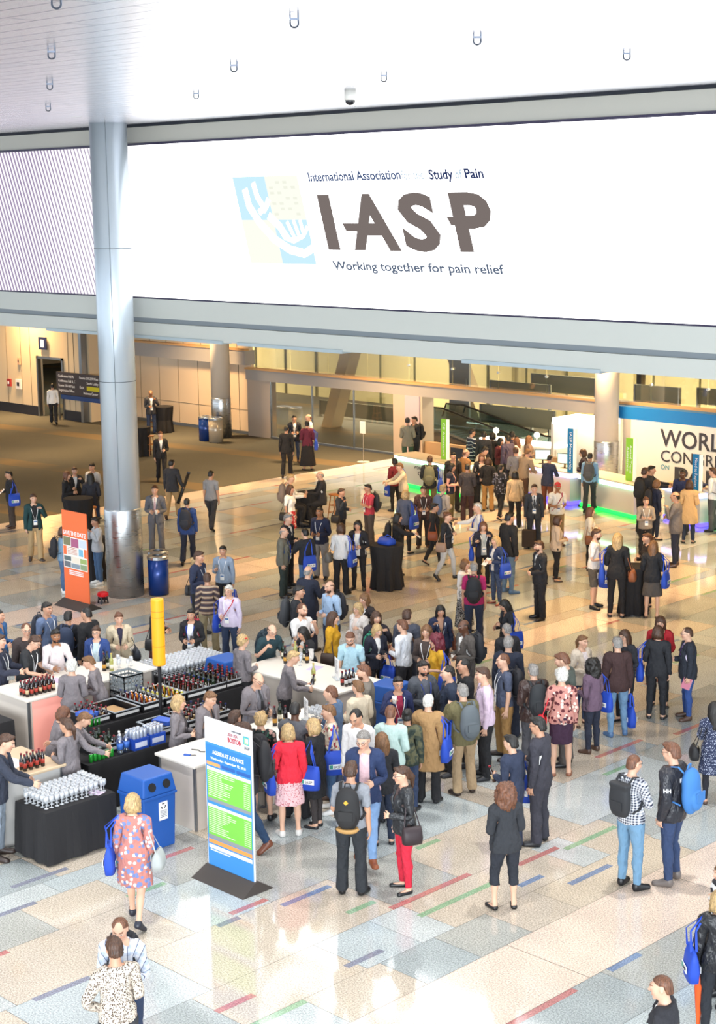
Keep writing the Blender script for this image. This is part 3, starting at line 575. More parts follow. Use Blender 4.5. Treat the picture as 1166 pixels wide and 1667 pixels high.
PEOPLE='''
85,626,693|mb|180|short:hk|shirt:white|trousers:blk|shoe:blk|dd W||person in white shirt walking to the dark doorway at the back
245,635,-|mc|10|bald:hk|jacket:char+white|trousers:ddenim|shoe:blk|uf S|lan|person in dark blazer behind the draped high table by the wall
261,704,788|ma|5|short:hau|jacket:blk+white|trousers:blk|shoe:blk|fd W||person with ginger hair in open black suit walking on carpet
279,750,847|mb|155|short:hk|jacket:char|trousers:khaki|shoe:brown|do V|tube:R|person in dark blazer and khaki trousers carrying black tube
252,790,904|ma|-8|short:hbr|jacket:6A6C74+white|trousers:6A6C74|shoe:blk|ff S|tie cupL tie=C8A8B0|person in light grey suit and pale tie holding a cup
343,768,866|mb|155|crew:hk|tee:8E9096|trousers:char|shoe:blk|dd W||person in grey short-sleeved shirt walking off across the tan floor
304,813,921|mb|168|crew:hk|jacket:24407A|trousers:1C2438|shoe:blk|dd V|bp:20232E|person in bright navy jacket with dark backpack walking away
15,766,856|mb|-80|short:hk|hood:blk|trousers:3E342E|shoe:brown|pf S|toteL paperR|person in black coat on the carpet edge reading a paper
54,806,918|ma|8|short:hbr|open:163A3C+blk|trousers:khaki|shoe:dbrown|ud W|lan phoneR|person in green overshirt and khaki trousers drinking while walking
108,767,-|fa|70|bob:hau|jacket:blk|slim:blk|shoe:blk|ff S||person with short ginger hair in black at the high table
121,760,-|fa|10|bun:hbr|jacket:blk+white|slim:blk|shoe:blk|uf S||person in black resting cheek on hand at the high table
147,764,-|fa|178|long:hk|jacket:2A2C36|slim:ddenim|shoe:blk|ff T|z=0.33 h=1.66|person with long black hair seated on wooden stool
150,754,-|fb|-30|bun:hk|sweater:C8C6C4|slim:blk|shoe:blk|ff S||person in pale grey top partly behind the steel column
101,858,957|fa|95|bob:hbr|shirt:ldenim|slim:denim|shoe:white|ff S|bp:1E1E22|person in pale denim shirt half behind the orange banner
152,842,944|fb|-72|bun:hk|sweater:C2C8D0|slim:denim|shoe:white|uu S||person in light grey sweater and jeans with hands at mouth
466,695,779|mb|170|crew:hk|jacket:1A1A1E|trousers:1A1A1E|shoe:blk|dd V||person in black suit standing on carpet, back turned
479,676,755|mb|5|short:hk|jacket:23252E+white|slim:ddenim|shoe:brown|ff S|lan|person in dark blazer and jeans facing the group of four
500,685,767|fb|185|bun:hk|sweater:5E1B35|long_skirt:blk|flat:blk|ff S|toteR|person in maroon top and long black skirt on carpet
503,674,-|ma|-80|bald:hau|shirt:white|trousers:khaki|shoe:brown|ff S||person in white shirt standing behind the maroon top
472,766,-|fa|85|bun:hbl|shirt:white|slim:blk|shoe:blk|tt T|z=0.30 bp:8A7A70|person with blonde updo in white blouse seated at round table
522,761,-|ma|-85|bald:hgr|jacket:23242A+white|trousers:23242A|shoe:blk|tt T|z=0.30|bald person in black suit seated on stool at round table
472,789,-|fb|60|long:hbr|tee:white|skirt:C8323C:floral:F0E0D8:8A1020|flat:blk|dd S|hbR:1A1A1A|person in white top and red floral skirt by wooden stools
468,836,-|ma|60|short:hgr|jacket:20242E+white|trousers:blk|shoe:blk|ff S||grey-haired person in dark coat behind the bald man
461,858,974|ma|78|bald:hgr|open:6E6C60+2E4878|trousers:2E3A38|shoe:dbrown|fd S|lan fat=.08 blan|balding person in grey-green jacket over bright blue shirt
497,860,955|ma|-150|short:hk|sweater:1E2026|slim:denim|shoe:brown|ud S|toteB|person in black sweater and jeans with tote on the back
521,825,944|mc|-28|crew:hk|sweater:1C2440|trousers:8E9096|shoe:blk|ff S|lan|person in navy sweater and grey trousers among standing group
555,795,890|fb|62|short:hbr|jacket:2A303A|slim:blk|flat:blk|fu S|hbR:1A1A1E|person with short dark hair and black handbag holding a drink
600,788,880|mb|-62|short:hk|tee:B83A4C|trousers:4A4648|shoe:blk|cc S|lan bp:2A2A2E glasses|person in red polo shirt with arms crossed
555,852,969|fa|160|bob:hbr|shirt:D8D8DA|trousers:blk|shoe:blk|ff S|toteR hbL:6A6866|person in pale cardigan with small grey handbag, back turned
583,847,962|fb|-15|bob:hk|open:1C1C22+white|slim:blk|shoe:blk|ff S|blan|person with dark hair and lanyard behind black draped table
647,835,934|fb|82|long:hk|jacket:1A1A1E|slim:blk|shoe:blk|Fr S|bp:1E1E20 paperR|person in black with long dark hair and black rucksack reading
501,921,-|ma|150|bald:hgr|jacket:23283A|trousers:23283A|shoe:blk|dg S|fat=.08|balding person in navy suit raising a hand to ear
538,945,-|ma|-50|bald:hbr|shirt:A9C4E4|trousers:ddenim|shoe:brown|ff S|beard bp:22252E|person with dark beard in light blue shirt and rucksack
485,953,-|mb|75|short:hk|jacket:25272C|trousers:blk|shoe:blk|dd S|bp:3A3C40|person in black leather jacket seen in profile
491,982,-|ma|40|thin:hau|tee:EDEBEA|trousers:ddenim|shoe:blk|uc S|beard fat=.06|person in white tee shirt, bearded, hand on chin
594,966,-|fa|-40|bob:hl|vest:2A2426+white|slim:blk|flat:blk|ff S|lan hbR:8A4A2A|fair-haired person with brown shoulder bag behind the chatting women
584,981,1105|fa|-42|bob:hbl|open:E4DEDA+E8D8D0|slim:blk|flat:blk|gf S|glasses lan|blonde person with glasses in white cardigan
612,995,-|fa|20|bob:hbr|sweater:2A2630|slim:blk|flat:blk|uf S|hbL:8A4A2A|person with dark bob hiding face behind a raised cup
541,996,-|fa|75|long:hbr|sweater:D6A020|trousers:ddenim|flat:blk|dd S|hbR:3A2A22|person with very long brown hair in mustard sweater
449,1015,-|ma|25|bald:hbr|tee:1E3A42|trousers:ddenim|shoe:blk|tu S|lean=22 glasses bp:20303A|bald person in teal tee shirt leaning on white bar
484,1020,-|fb|-55|long:hk|vest:1E1E22+E8E4E0|slim:blk|flat:blk|uu S|lean=10|dark-haired person with hands at mouth leaning at bar
560,1026,-|ma|-12|short:hau|tee:A8CCDC|trousers:ddenim|shoe:blk|dd S|glasses beard nod=25|person in light blue short-sleeved shirt looking down at bar
612,1014,1135|fa|28|bob:hbl|jacket:1C2030+white|slim:blk|flat:blk|ff S|phoneL nod=22 bp:2F8A70|blonde person in black blazer looking at a phone
657,1009,1130|ma|-125|short:hau|shirt:E8ECF4|trousers:2A2A30|shoe:blk|fc S|thL|person in crisp white shirt and black trousers by blue bin
662,992,-|ma|165|short:hbr|jacket:4A4E5C|trousers:4A4E5C|shoe:blk|dd S||person in slate jacket standing behind the crisp white shirt
4,1032,-|ma|70|short:hbr|sweater:2A2E40|trousers:ddenim|shoe:blk|tt S|lan|person in navy top cut off at the frame edge, bar side
44,1032,-|ma|60|short:hbr|tee:26282C|trousers:ddenim|shoe:blk|tt S|glasses lan lean=14 nod=20|person in black tee with glasses pouring at the white bar
42,1014,-|ma|10|thin:hau|sweater:3E3434|trousers:blk|shoe:blk|dd S|glasses|person in dark brown sweater standing behind the black tee
75,980,-|mb|45|short:hk|tee:66789A|trousers:5A5044|shoe:blk|dd S|lan bp:2A2E3A|person in slate blue polo with rucksack straps and lanyard
94,1024,-|mc|12|short:hk|shirt:DAD0D2|trousers:ddenim|shoe:blk|tt S|beard|person in pale pink dress shirt standing at the bar
111,995,1110|mb|165|short:hk|sweater:1E2028|slim:2A3A5A|shoe:blk|dd S|bp:2E3A54|black-haired person wearing large navy rucksack
141,989,-|mb|-130|crew:hk|hood:18181C|slim:blk|shoe:blk|dd S||person in black hooded sweatshirt with back turned
161,1019,-|fa|-15|bun:hbr|open:2A4480+C4D8E0|slim:blk|flat:blk|dd S|lan glasses|person in royal blue cardigan with glasses at bar
193,997,-|fa|8|bun:hau|coat:CFC0A4+2E2A40|slim:blk|flat:blk|ff S|hbL:2A2E38|person in long beige coat near the bar glasses
254,979,1078|fb|70|short:hk|jacket:1E1E22|skirt:4A1F28|shoe:blk|ff S|hbR:1A1A1E|person in black jacket and maroon skirt behind yellow sign
311,991,1085|fb|-15|bun:hk|open:1C1C20+E8E8E8|slim:blk|shoe:blk|ff S|phoneL bp:A02A3A blan|dark-haired person with red rucksack straps checking phone
337,933,1058|mb|178|short:hbr|sweater:8A6E5C:stripe:3A3038:B8A890|trousers:8A7E62|shoe:brown|dd X||person in brown striped sweater and khaki trousers, back view
373,952,1080|ma|-25|short:hw|shirt:D8CCE4|trousers:ddenim|shoe:brown|df S|glasses lan fat=.1 toteR xs:B8283A|white-haired person in lilac shirt with red strap
363,888,1010|mb|-15|short:hk|shirt:8E9EB4|trousers:1E2026|shoe:blk|dF S|lan thL phoneR fat=.05|person in blue-grey shirt looking down at a phone
319,907,1030|fa|110|bun:hbl|sweater:1E1E22|slim:blk|flat:blk|ff S|toteR hbL:2A2A2E|blonde person in black with big dark shoulder bag
321,897,-|mb|60|short:hbr|sweater:28304A|trousers:blk|shoe:blk|df S|lan|brown-haired person in navy behind the blonde with big bag
-4,992,-|mb|60|crew:hk|jacket:2E5A8A|trousers:blk|shoe:blk|ff S||person in blue jacket mostly outside the frame
5,1192,1397|ma|75|short:hbr|jacket:2A3040|slim:8A96A4|shoe:dbrown|tr S|lean=12|person in navy jacket reaching over small wooden-topped bar
215,1297,1509|fa|165|bob:hbl|dress:B87870:floral:6E7EB0:D0C4C0|-|shoe:1A1E2C|dd W|toteL hbR:A8AEAE lim fat=.06|person in salmon floral dress with grey handbag
196,1490,-|ma|-12|thin:hau|shirt:B4C4DC:plaid:E4E8F0:50587A|trousers:ddenim|shoe:brown|fF S|bp:1E2028 phoneR nod=18|person in blue plaid shirt with navy rucksack
186,1527,-|mb|-165|short:hbr|shirt:CFC4B6:leopard:4A3A30|trousers:2E3036|shoe:blk|hf S|cupR|person in speckled cream shirt, back to the camera
571,1240,1456|mb|168|short:hbr|tee:8A8E96|trousers:1E2228|shoe:101114|fd S|bp:1A1A1C|person in grey polo with black rucksack and tan base
594,1192,1410|ma|-5|short:hgr|open:26375E+E8C4CC|slim:7A9CC8|shoe:8A4A28|fd W|glasses nod=16 yaw=-15|grey-haired person in blue blazer, pink shirt and jeans
656,1247,1451|fa|-72|pony:hbr|jacket:26282C+5A4A48|slim:C41E38|flat:101012|fp S|glasses leather hbL:2A1E22|person in black leather jacket and red trousers
622,1193,1376|fa|-165|long:hl|jacket:1C1E24|slim:1E2A40|flat:blk|ff S||person with long light brown hair in black, back turned
472,1179,1360|fa|188|bob:hbl|sweater:E0263C|skirt:E8C0C4:dots:B02A40|shoe:D8D4D0|fd S|toteL|blonde person in red cardigan and pink patterned skirt
508,1170,1350|fa|-118|bob:hbl|open:17171B+E8C8D0|skirt:blk|flat:blk|ff C|toteL tights=3A3434 phoneL|blonde person in black cardigan, skirt and dark tights
537,1147,-|fa|-88|short:hl|shirt:E4D8C4:floral:B04048:6A7A58|slim:denim|shoe:white|ff S|toteL|person in cream floral blouse and jeans with tote
424,1160,1336|fa|172|scurl:hbl|shirt:1E2A2A:floral:C09A90:3A6A58|skirt:4A4238|shoe:blk|dd S|bp:1A1C20|person with curly blonde hair in dark floral blouse
398,1180,1388|mb|-95|short:hbr|jacket:2A2C32|slim:1F3A5A|shoe:6A3A24|dd V|bp:1E1E22|person in jeans and brown shoes striding behind blue sign
381,1157,-|mb|150|short:hbr|sweater:3A3C44|trousers:blk|shoe:blk|tt S||brown-haired person waiting at bar behind the blue sign
480,1143,-|md|165|crew:hk|vest:5E6066+8A6A60|trousers:blk|shoe:blk|tt S||person in grey gilet with cropped black hair facing bar
598,1149,-|mb|-25|thin:hk|shirt:ECEAEA|trousers:blk|shoe:blk|dd S|nod=28|balding person in white shirt looking down in crowd
630,1148,1335|mb|170|crew:hau|shirt:B8D2CE|trousers:2A2E3A|shoe:blk|df S|fat=.08|person in mint green shirt with cropped hair, back turned
664,1155,1320|fb|172|bun:hk|hood:3C4438:camo:5A5A42:23302A|slim:ddenim|shoe:blk|dd S|hbL:B05A30|person in camouflage jacket with dark hair in a bun
686,1131,1316|ma|170|short:hw|coat:A88458|trousers:1A1A1E|shoe:blk|dd S|toteR|white-haired person in long tan coat
754,1114,1294|ma|-155|short:hgr|hood:6A6444|trousers:A89070|shoe:dbrown|ud X|thL bp:5A6268|person in olive parka with rucksack and khaki trousers
788,1086,1268|ma|-80|short:hbr|shirt:DAC4DA|trousers:17181C|shoe:blk|dd S|fat=.1 tie|person in pale lilac shirt and black trousers in profile
821,1064,1236|ma|-75|thin:hau|tee:4A5268|trousers:A07A48|shoe:dbrown|dd X|lan bp:1E1E24|person in navy tee shirt and mustard brown trousers
731,1083,1262|ma|-80|thin:hk|jacket:2A3448|trousers:blk|shoe:blk|dd S||balding person in navy padded jacket, profile view
757,1072,-|mb|-75|thin:hk|sweater:17171B|trousers:blk|shoe:blk|dd S|lan|balding person in black top with white lanyard
757,1008,1170|md|-60|bald:hk|jacket:5A5450+white|trousers:4A4448|shoe:blk|ff S|bp:2A2C32 cupL|bald person in taupe blazer with dark rucksack
717,985,1120|fb|10|bob:hk|jacket:26304E|slim:blk|flat:blk|du S|hbL:6A3A26 lan|person with dark bob in navy holding phone to ear
711,1032,-|fa|-65|curl:6A1F2E|tee:D8A428|slim:blk|flat:blk|fd S|toteL glasses|person with dark red hair in mustard yellow top
695,1017,-|fa|-15|long:hl|sweater:4A3E3A|slim:blk|flat:blk|ff S|lan|person with long light brown hair in grey-brown top
688,1075,-|mb|30|short:hk|open:4A4E56+5A5E6A|trousers:blk|shoe:blk|gf S|blan beard cupL|bearded person in grey cardigan drinking, blue lanyard
648,1101,-|fb|12|short:hk|open:26305A+A02A4A|slim:ddenim|flat:blk|fu S|glasses lan cupR|person with glasses and navy cardigan over crimson top sipping
594,1082,-|ma|-92|short:hau|jacket:7A746C+white|trousers:4A4644|shoe:brown|dd S|beard|bearded person in stone grey blazer beside blue bin
584,1108,-|fa|-140|short:hl|sweater:DCCDB4|trousers:8A7A60|flat:brown|ff S||person with cropped brown hair in cream knit, back turned
540,1116,-|ma|-115|thin:hau|jacket:5C7494+white|trousers:4A5A78|shoe:brown|ff S||balding person in dusty blue blazer at bar corner
826,1015,1150|ma|-150|thin:hgr|hood:26262A|trousers:4A4A4E|shoe:blk|df S|fat=.08|grey-haired person in black coat with hand on hip pocket
828,1036,-|ma|178|short:hgr|jacket:22283A|trousers:22283A|shoe:blk|dd S||fair grey-haired person in navy suit, back turned
826,974,1078|fb|-65|long:hk|jacket:1E2026|slim:2A2E3A|flat:blk|Ff S|toteL phoneR nod=25|person with long black hair bent over phone, tote behind
772,915,1052|mb|178|thin:hgr|tee:A81F5E|trousers:22304A|shoe:blk|dd S|bp:1A1C22 fat=.08|person in magenta polo with black rucksack
757,910,1005|fa|60|bob:hl|open:E4E0DC+E8E4E0|long_skirt:2A2A2C:leopard:D8D8D8|flat:blk|ff S||person in white cardigan and long patterned skirt
870,1081,1252|ma|-160|short:hgr|hood:3C2A26|trousers:4A4A50|shoe:blk|ff S|bp:22262A leather fat=.08|grey-haired person in brown leather jacket with rucksack
914,1088,1262|fa|188|scurl:hw|shirt:C48A80:floral:5A1F28:E8D8CC|pencil:3A1F38|flat:8A5A44|fd S|hbL:E0303C fat=.06|white-haired person in floral blouse and plum skirt
921,1062,1248|ma|-105|short:hau|jacket:4E5650+white|trousers:5A5654|shoe:blk|ff S|nod=20|brown-haired person in grey-green blazer looking down
965,1073,1222|fb|-128|curl:hk|open:6A5468+5A4A5A|slim:22283A|shoe:brown|ff S|toteR|person with dark curly hair in purple tweed jacket
1006,1037,1200|ma|-162|short:hgr|hood:3A2424|slim:6A8CAC|shoe:denim|dd X|thR|person in brown hooded jacket and faded jeans
948,1034,1182|fa|45|pony:hl|open:E0D0BC+F0E4E4|slim:ddenim|flat:brown|ff S||person with light brown ponytail in beige cardigan
1018,1025,-|fa|-35|long:hbr|sweater:22242C|slim:blk|flat:blk|ff S|glasses|person with long brown hair and glasses behind brown jacket
1076,1003,1151|fa|-5|bob:hbr|tunic:B0202C|slim:1A1A1E|flat:blk|ff S||person with short brown hair in red tunic dress
1073,1019,1171|fa|172|bob:hbr|jacket:1E2026|slim:1C1E24|flat:blk|fd S|toteL hbL:5A3E2E|person in black jacket with brown handbag and tote
1119,1021,1168|ma|-78|thin:hbr|jacket:1E2430+E0D8F0|slim:2A4A8A|shoe:brown|df S|glasses tie bookL fat=.08 tie=6A3A9A|person in navy blazer and royal blue trousers holding book
1164,1143,1296|fb|-170|long:hk|dress:26304E:dots:C0C8E0|-|flat:brown|cd S|tights=1E1E26 hbL:17171B|person in navy dotted dress with black handbag
1031,1229,1446|ma|140|crew:hau|shirt:2A3046:check:E0E4EC|slim:6C94B4|shoe:17181C|cc S|bpsq:26282C glasses|person in navy gingham shirt with square black rucksack
1096,1209,1457|ma|-118|short:hau|hood:23242C|slim:2C3E62|shoe:6A625E|pp X|glasses bpL:3A76B8 leather|tall person in black sailing jacket with blue rucksack
842,1197,1376|ma|-125|short:hk|jacket:28324A|trousers:28324A|shoe:blk|fd S|bottleL|dark-haired person in navy suit holding a beer bottle
870,1167,1378|mb|-112|short:hk|jacket:34343E+white|trousers:34343E|shoe:blk|df S|glasses thR|person in charcoal suit and glasses beside the beer drinker
823,1276,1480|fa|-158|curl:hau|jacket:282B31|capri:1E222C|flat:101012|ff Y|fat=.05|person with curly auburn hair in black blazer and capris
1081,1588,-|ma|-98|crew:hau|jacket:25252B+white|trousers:25252B|shoe:blk|dd S||young person with cropped hair in dark suit, lower edge
1172,1451,-|fa|-172|bob:hbl|jacket:1E1F23|slim:1C2028|shoe:blk|dd S|toteL leather umbL|blonde person in black leather jacket with orange umbrella
1180,1404,-|fa|-60|long:hl|sweater:2A2A30:stripe:E8E8E8:2A2A30|slim:blk|shoe:blk|ud S||person in striped sleeve raising a hand at frame edge
664,680,-|mb|178|hat:26262A|jacket:7A766A|trousers:green|shoe:blk|ff S||person with dark cap and grey jacket by the glass wall
675,678,-|mb|-60|short:hk|sweater:22242A|trousers:blk|shoe:blk|ff S|bp:1C1C20|person with black rucksack standing by the glass wall
643,746,828|fd|-150|bun:hk|sweater:7A2028|slim:blk|shoe:blk|fd S|toteR thL|person in dark red top with two bags near green counter
652,753,842|ma|-75|short:hl|sweater:CDBDA4|trousers:4A3E34|shoe:brown|rr S|lean=8|fair-haired person in cream sweater holding out hands
660,798,-|fa|150|bob:hbl|open:4A5268|slim:blk|flat:blk|ff S|toteR|blonde person in slate jacket near green-lit floor
689,791,890|mb|5|short:hk|open:4E3430:plaid:6A4A40:2A1A18+3A2C2A|trousers:2A2426|shoe:brown|ff S|lan|smiling person in brown check shirt and lanyard
700,742,-|mb|175|short:hbr|hood:23282A|trousers:olive|shoe:brown|ff S|bp:6A6A50 toteR|person in dark green coat at the lit counter
721,789,-|fa|140|bun:hbl|sweater:C8B8A8|slim:olive|shoe:blk|ff S|bp:5A6A8A|person with blonde bun and blue-grey rucksack
707,821,922|fb|85|bun:hk|open:1E1E22|slim:blk|flat:blk|dd V|hbR:8A4A30|dark-haired person striding with brown bag in black cardigan
728,836,948|fa|65|bun:hau|jacket:1E2026+E0D8D0|slim:C0C4C8|shoe:blk|dF W|phoneR lan hbR:9A8070|person with auburn hair and light grey jeans walking
738,736,-|mb|8|short:hk|jacket:1E1E22|trousers:blk|shoe:blk|dd S||smiling dark-haired person in black jacket by lit counter
758,731,-|ma|120|bald:hau|jacket:A07448|trousers:brown|shoe:brown|dd S||bald person in tan jacket near the lit counter
739,754,-|fb|70|bob:hk|vest:23283A+E0A898|slim:olive|flat:blk|ff S||person in salmon blouse with dark gilet
757,755,849|mb|175|crew:hk|jacket:3A363A|trousers:3A2428|shoe:blk|ff S||person in long charcoal jacket and plum trousers
794,745,829|fa|170|bob:hbr|sweater:1C1C20|trousers:A07C48|shoe:blk|ff S||person in black top and camel trousers with brown hair
815,757,849|fb|150|pony:hk|jacket:1E1E24:floral:7A7A8A:1E1E24|slim:blk|flat:blk|ff W||person with dark ponytail in black print jacket
839,767,855|fb|175|bob:hk|jacket:CDB08A|trousers:1A1A1E|flat:blk|dd S|hbR:2A1E1A|person in short beige jacket and black trousers
870,788,894|ma|2|short:hbr|jacket:30343C+white|trousers:30343C|shoe:blk|dd S|tie lan|person in charcoal suit and dark tie with lanyard
908,785,890|mc|12|hat:C8383C|tee:E6E0D4|trousers:8A7250|shoe:brown|ff S|lan fat=.08 cupL xs:A02838|person in red cap and white polo shirt
842,728,-|mb|178|short:hbr|sweater:7A7A80|trousers:8A7A60|shoe:brown|ff S||person in mid grey sweater facing the blue-lit counter
857,730,-|mb|140|short:hl|sweater:8E7C68|trousers:brown|shoe:brown|tt S|lean=18|person in tan sweater leaning on blue-lit counter
895,740,822|mb|150|crew:hk|jacket:28304A|trousers:6A3A26|shoe:brown|tt S|lean=10|person in navy jacket and rust trousers at counter
961,739,836|mb|172|crew:hk|shirt:7AA0C4|trousers:2E3438|shoe:blk|dd V|bp:4A4A4C|person in sky blue shirt with grey rucksack at counter
961,825,920|fa|95|long:hau|sweater:E4D8C4|slim:blk|flat:blk|ff S|hbR:7A4A30|person with auburn hair in cream knit with brown bag
907,840,947|fb|105|bob:hbr|jacket:C4AE98|slim:17171B|flat:brown|ff Y||person in oatmeal jacket and black trousers standing alone
879,880,1010|ma|-65|short:hbr|jacket:1E1F24+white|trousers:1E1F24|shoe:blk|ww S|beard|bearded person in black suit standing with clasped hands
970,861,992|ma|80|short:hbr|tee:EAE8E6|shorts:5A5650|shoe:blk|df S|beard thR fat=.06|person in white polo and grey shorts holding tote
1011,868,1004|fa|172|long:hbl|jacket:1A1A1E|slim:17171B|flat:blk|ff S|hbR:8A5030 toteL|person with long blonde hair in black cardigan at table
1055,868,-|fa|-70|pony:hau|sweater:2A2426|slim:blk|flat:blk|Ff S|phoneL|auburn-haired person looking at phone behind the high table
1064,880,1008|fa|170|long:hl|jacket:1C1E24|skirt:4A4644|flat:4A3A30|ff S|toteR|person with wavy brown hair in grey skirt at table
1052,809,905|fa|10|bun:hau|sweater:9A8E80|slim:blk|flat:blk|cc S|lan|person in grey-beige top with folded arms and lanyard
1101,800,924|mb|-100|bald:hk|jacket:6A6462|slim:22283A|shoe:brown|uf S||bald person in grey blazer with hand to face
1123,782,886|fb|178|bob:hbr|coat:CBA878|slim:1E2A40|flat:blk|ff S||person in knee-length beige trench coat by lit counter
1162,761,867|ma|-115|short:hbr|shirt:E4E4E6|trousers:4A4C50|shoe:blk|ff X|bp:2A2A2E|person in white shirt and grey trousers at counter end
1050,761,872|mb|150|short:hbr|hood:22242A|trousers:1C1E22|shoe:blk|ff S|bp:1A1A1C|person in black hooded jacket with black rucksack at counter
1060,758,-|mb|85|short:hk|jacket:1E2430|trousers:blk|shoe:blk|rr S||dark-haired person in navy reaching over the counter
1069,781,880|fa|120|bob:hl|jacket:1E2640|slim:1C2438|flat:blk|dd S|bp:23242A|person with light bob in navy trouser suit and rucksack
1112,764,-|md|-10|crew:hk|sweater:23305A|trousers:blk|shoe:blk|ff S||staff person in navy behind the branded counter
768,698,-|mb|120|short:hk|jacket:22283E:stripe:22283E:E0E0E4|trousers:blk|shoe:blk|dd S||person in navy tracksuit top with white stripes
788,702,-|mb|175|short:hk|jacket:26262C|trousers:blk|shoe:blk|dd S||person in black jacket in the far queue
802,704,-|fb|160|bob:hk|sweater:1E1E24|slim:blk|flat:blk|dd S||person with black bob in the far queue
817,713,-|fb|60|bob:hk|sweater:5A1F28|slim:blk|flat:blk|ff S||person in maroon top in the far queue
834,702,-|mb|170|short:hk|jacket:3A3450|trousers:blk|shoe:blk|dd S||person in violet-grey jacket nearest the escalator queue
841,712,-|fa|-120|long:hau|sweater:E0D4CC|slim:blk|flat:blk|ff S||person with auburn hair in off-white knit in queue
861,709,-|fa|110|long:hl|jacket:8A7464|slim:blk|flat:blk|ff S||person with light brown hair in taupe coat in queue
825,708,-|mb|-140|short:hk|sweater:4A4258|trousers:blk|shoe:blk|dd S||person in mauve sweater half hidden in queue
788,727,-|ma|110|short:hk|jacket:D8D0C0|trousers:blk|shoe:blk|tt S|lean=20|person in white jacket bending forward in the crowd
785,738,-|fb|5|bob:hau|open:23242E+D8C0B0|slim:blk|flat:blk|ff S|lan|red-haired person in dark blazer facing out of the queue
943,731,-|fa|-90|bob:hbr|sweater:2A1E2A|slim:blk|flat:blk|ff S||staff person with brown hair behind the corner counter
787,849,955|fa|8|bob:hau|open:1E2030+B4BCC0|slim:17171B|flat:blk|ug S|lan toteR|person in grey tunic top and dark cardigan sipping
808,872,980|fa|-52|long:hbl|open:26365A+E8E4E0|slim:4A5A78:leopard:2A3450|flat:8A3A2A|ff S|toteL paperR|blonde person in navy jacket and patterned trousers
829,834,967|mb|130|short:hk|hood:17171A|slim:5A7490|shoe:denim|fd S||person in black bomber jacket and blue jeans
779,818,-|ma|-85|crew:hw|shirt:ECEAE8|trousers:khaki|shoe:brown|fr S|toteL xs:2448A8|shaven-headed person in white shirt with blue sash bag
121,1074,-|fa|170|scurl:hw|shirt:unif|trousers:blk|shoe:blk|ff S|fat=.12 group=bartenders_in_grey_uniforms|white-haired bartender in grey shirt, back turned
148,1067,-|fa|-100|short:hl|shirt:unif|trousers:blk|shoe:blk|ft S|lean=14 group=bartenders_in_grey_uniforms|bartender with cropped brown hair leaning over the bar
116,1149,-|fa|100|bob:hau|shirt:unif|trousers:blk|shoe:blk|ff S|lean=14 group=bartenders_in_grey_uniforms|ginger bartender bending over the bottle crates
127,1157,-|fa|85|short:hl|shirt:unif|trousers:4A4C52|shoe:blk|rr S|lean=16 nod=20 group=bartenders_in_grey_uniforms|bartender in grey reaching toward the green cans
94,1170,-|fb|-130|pony:hbr|shirt:unif|trousers:4A5058|shoe:blk|fr S|lan group=bartenders_in_grey_uniforms|bartender with ponytail and lanyard serving over bar
475,1059,-|fa|95|short:hbl|shirt:unif|trousers:blk|shoe:blk|tt S|lean=12 bottleL group=bartenders_in_grey_uniforms|blonde bartender pouring from a wine bottle
416,1091,-|ma|35|bald:hau|open:unif+8A8890|trousers:blk|shoe:blk|ff S|glasses tie nod=25 fat=.08 bottleR group=bartenders_in_grey_uniforms|bald bartender in grey jacket and dark tie opening bottle
391,1034,-|fa|125|scurl:hbl|shirt:unif|trousers:blk|shoe:blk|df S|group=bartenders_in_grey_uniforms flower|curly-haired bartender with a red flower in hair
298,1131,-|fa|78|bob:hbl|shirt:unif|trousers:blk|shoe:blk|ff S|tie group=bartenders_in_grey_uniforms|fair-haired bartender with hands folded by pale counter
338,1123,-|ma|48|short:hl|jacket:unif|trousers:blk|shoe:blk|dd S|tie nod=22 group=bartenders_in_grey_uniforms|older bartender with grey jacket looking down
'''
# ---------------------------------------------------------------- structure
def struct(o): o['kind']='structure'; return o
def world_pos(t): return t.N('NewGeometry').outputs['Position']
def terrazzo(name,c,k=.24):
    if name in MATS: return MATS[name]
    t=NT(name); p=world_pos(t); n=t.N('TexNoise',{'Vector':p,'Scale':52.,'Detail':3.}).outputs[0]; b=lin(c)
    n2=t.N('TexNoise',{'Vector':p,'Scale':1.1,'Detail':2.}).outputs[0]
    f=t.math('ADD',t.ramp(n,.36,.64),t.math('MULTIPLY',t.math('SUBTRACT',n2,.5),.6))
    t.I(t.b.inputs['Base Color'],t.mix(f,tuple(x*(1-k*1.6) for x in b[:3])+(1,),tuple(min(1,x*(1+k)) for x in b[:3])+(1,)))
    t.b.inputs['Roughness'].default_value=.065; t.b.inputs['Specular IOR Level'].default_value=.62; MATS[name]=t.m; return t.m
FM=[terrazzo('terrazzo_'+n,c) for n,c in (('pale_blue','BAC3C5'),('grey','B4B5AF'),('beige','CCC0B0'),('sand','D0C3B0'),('slate','A8B0B1'),('mist','C4CACA'),
  ('blush','E6D2C2'),('red','BE7F7C'),('green','93B492'),('blue','7E8FAC'),('violet','8C8F9F'),('joint','6E6C66'))]
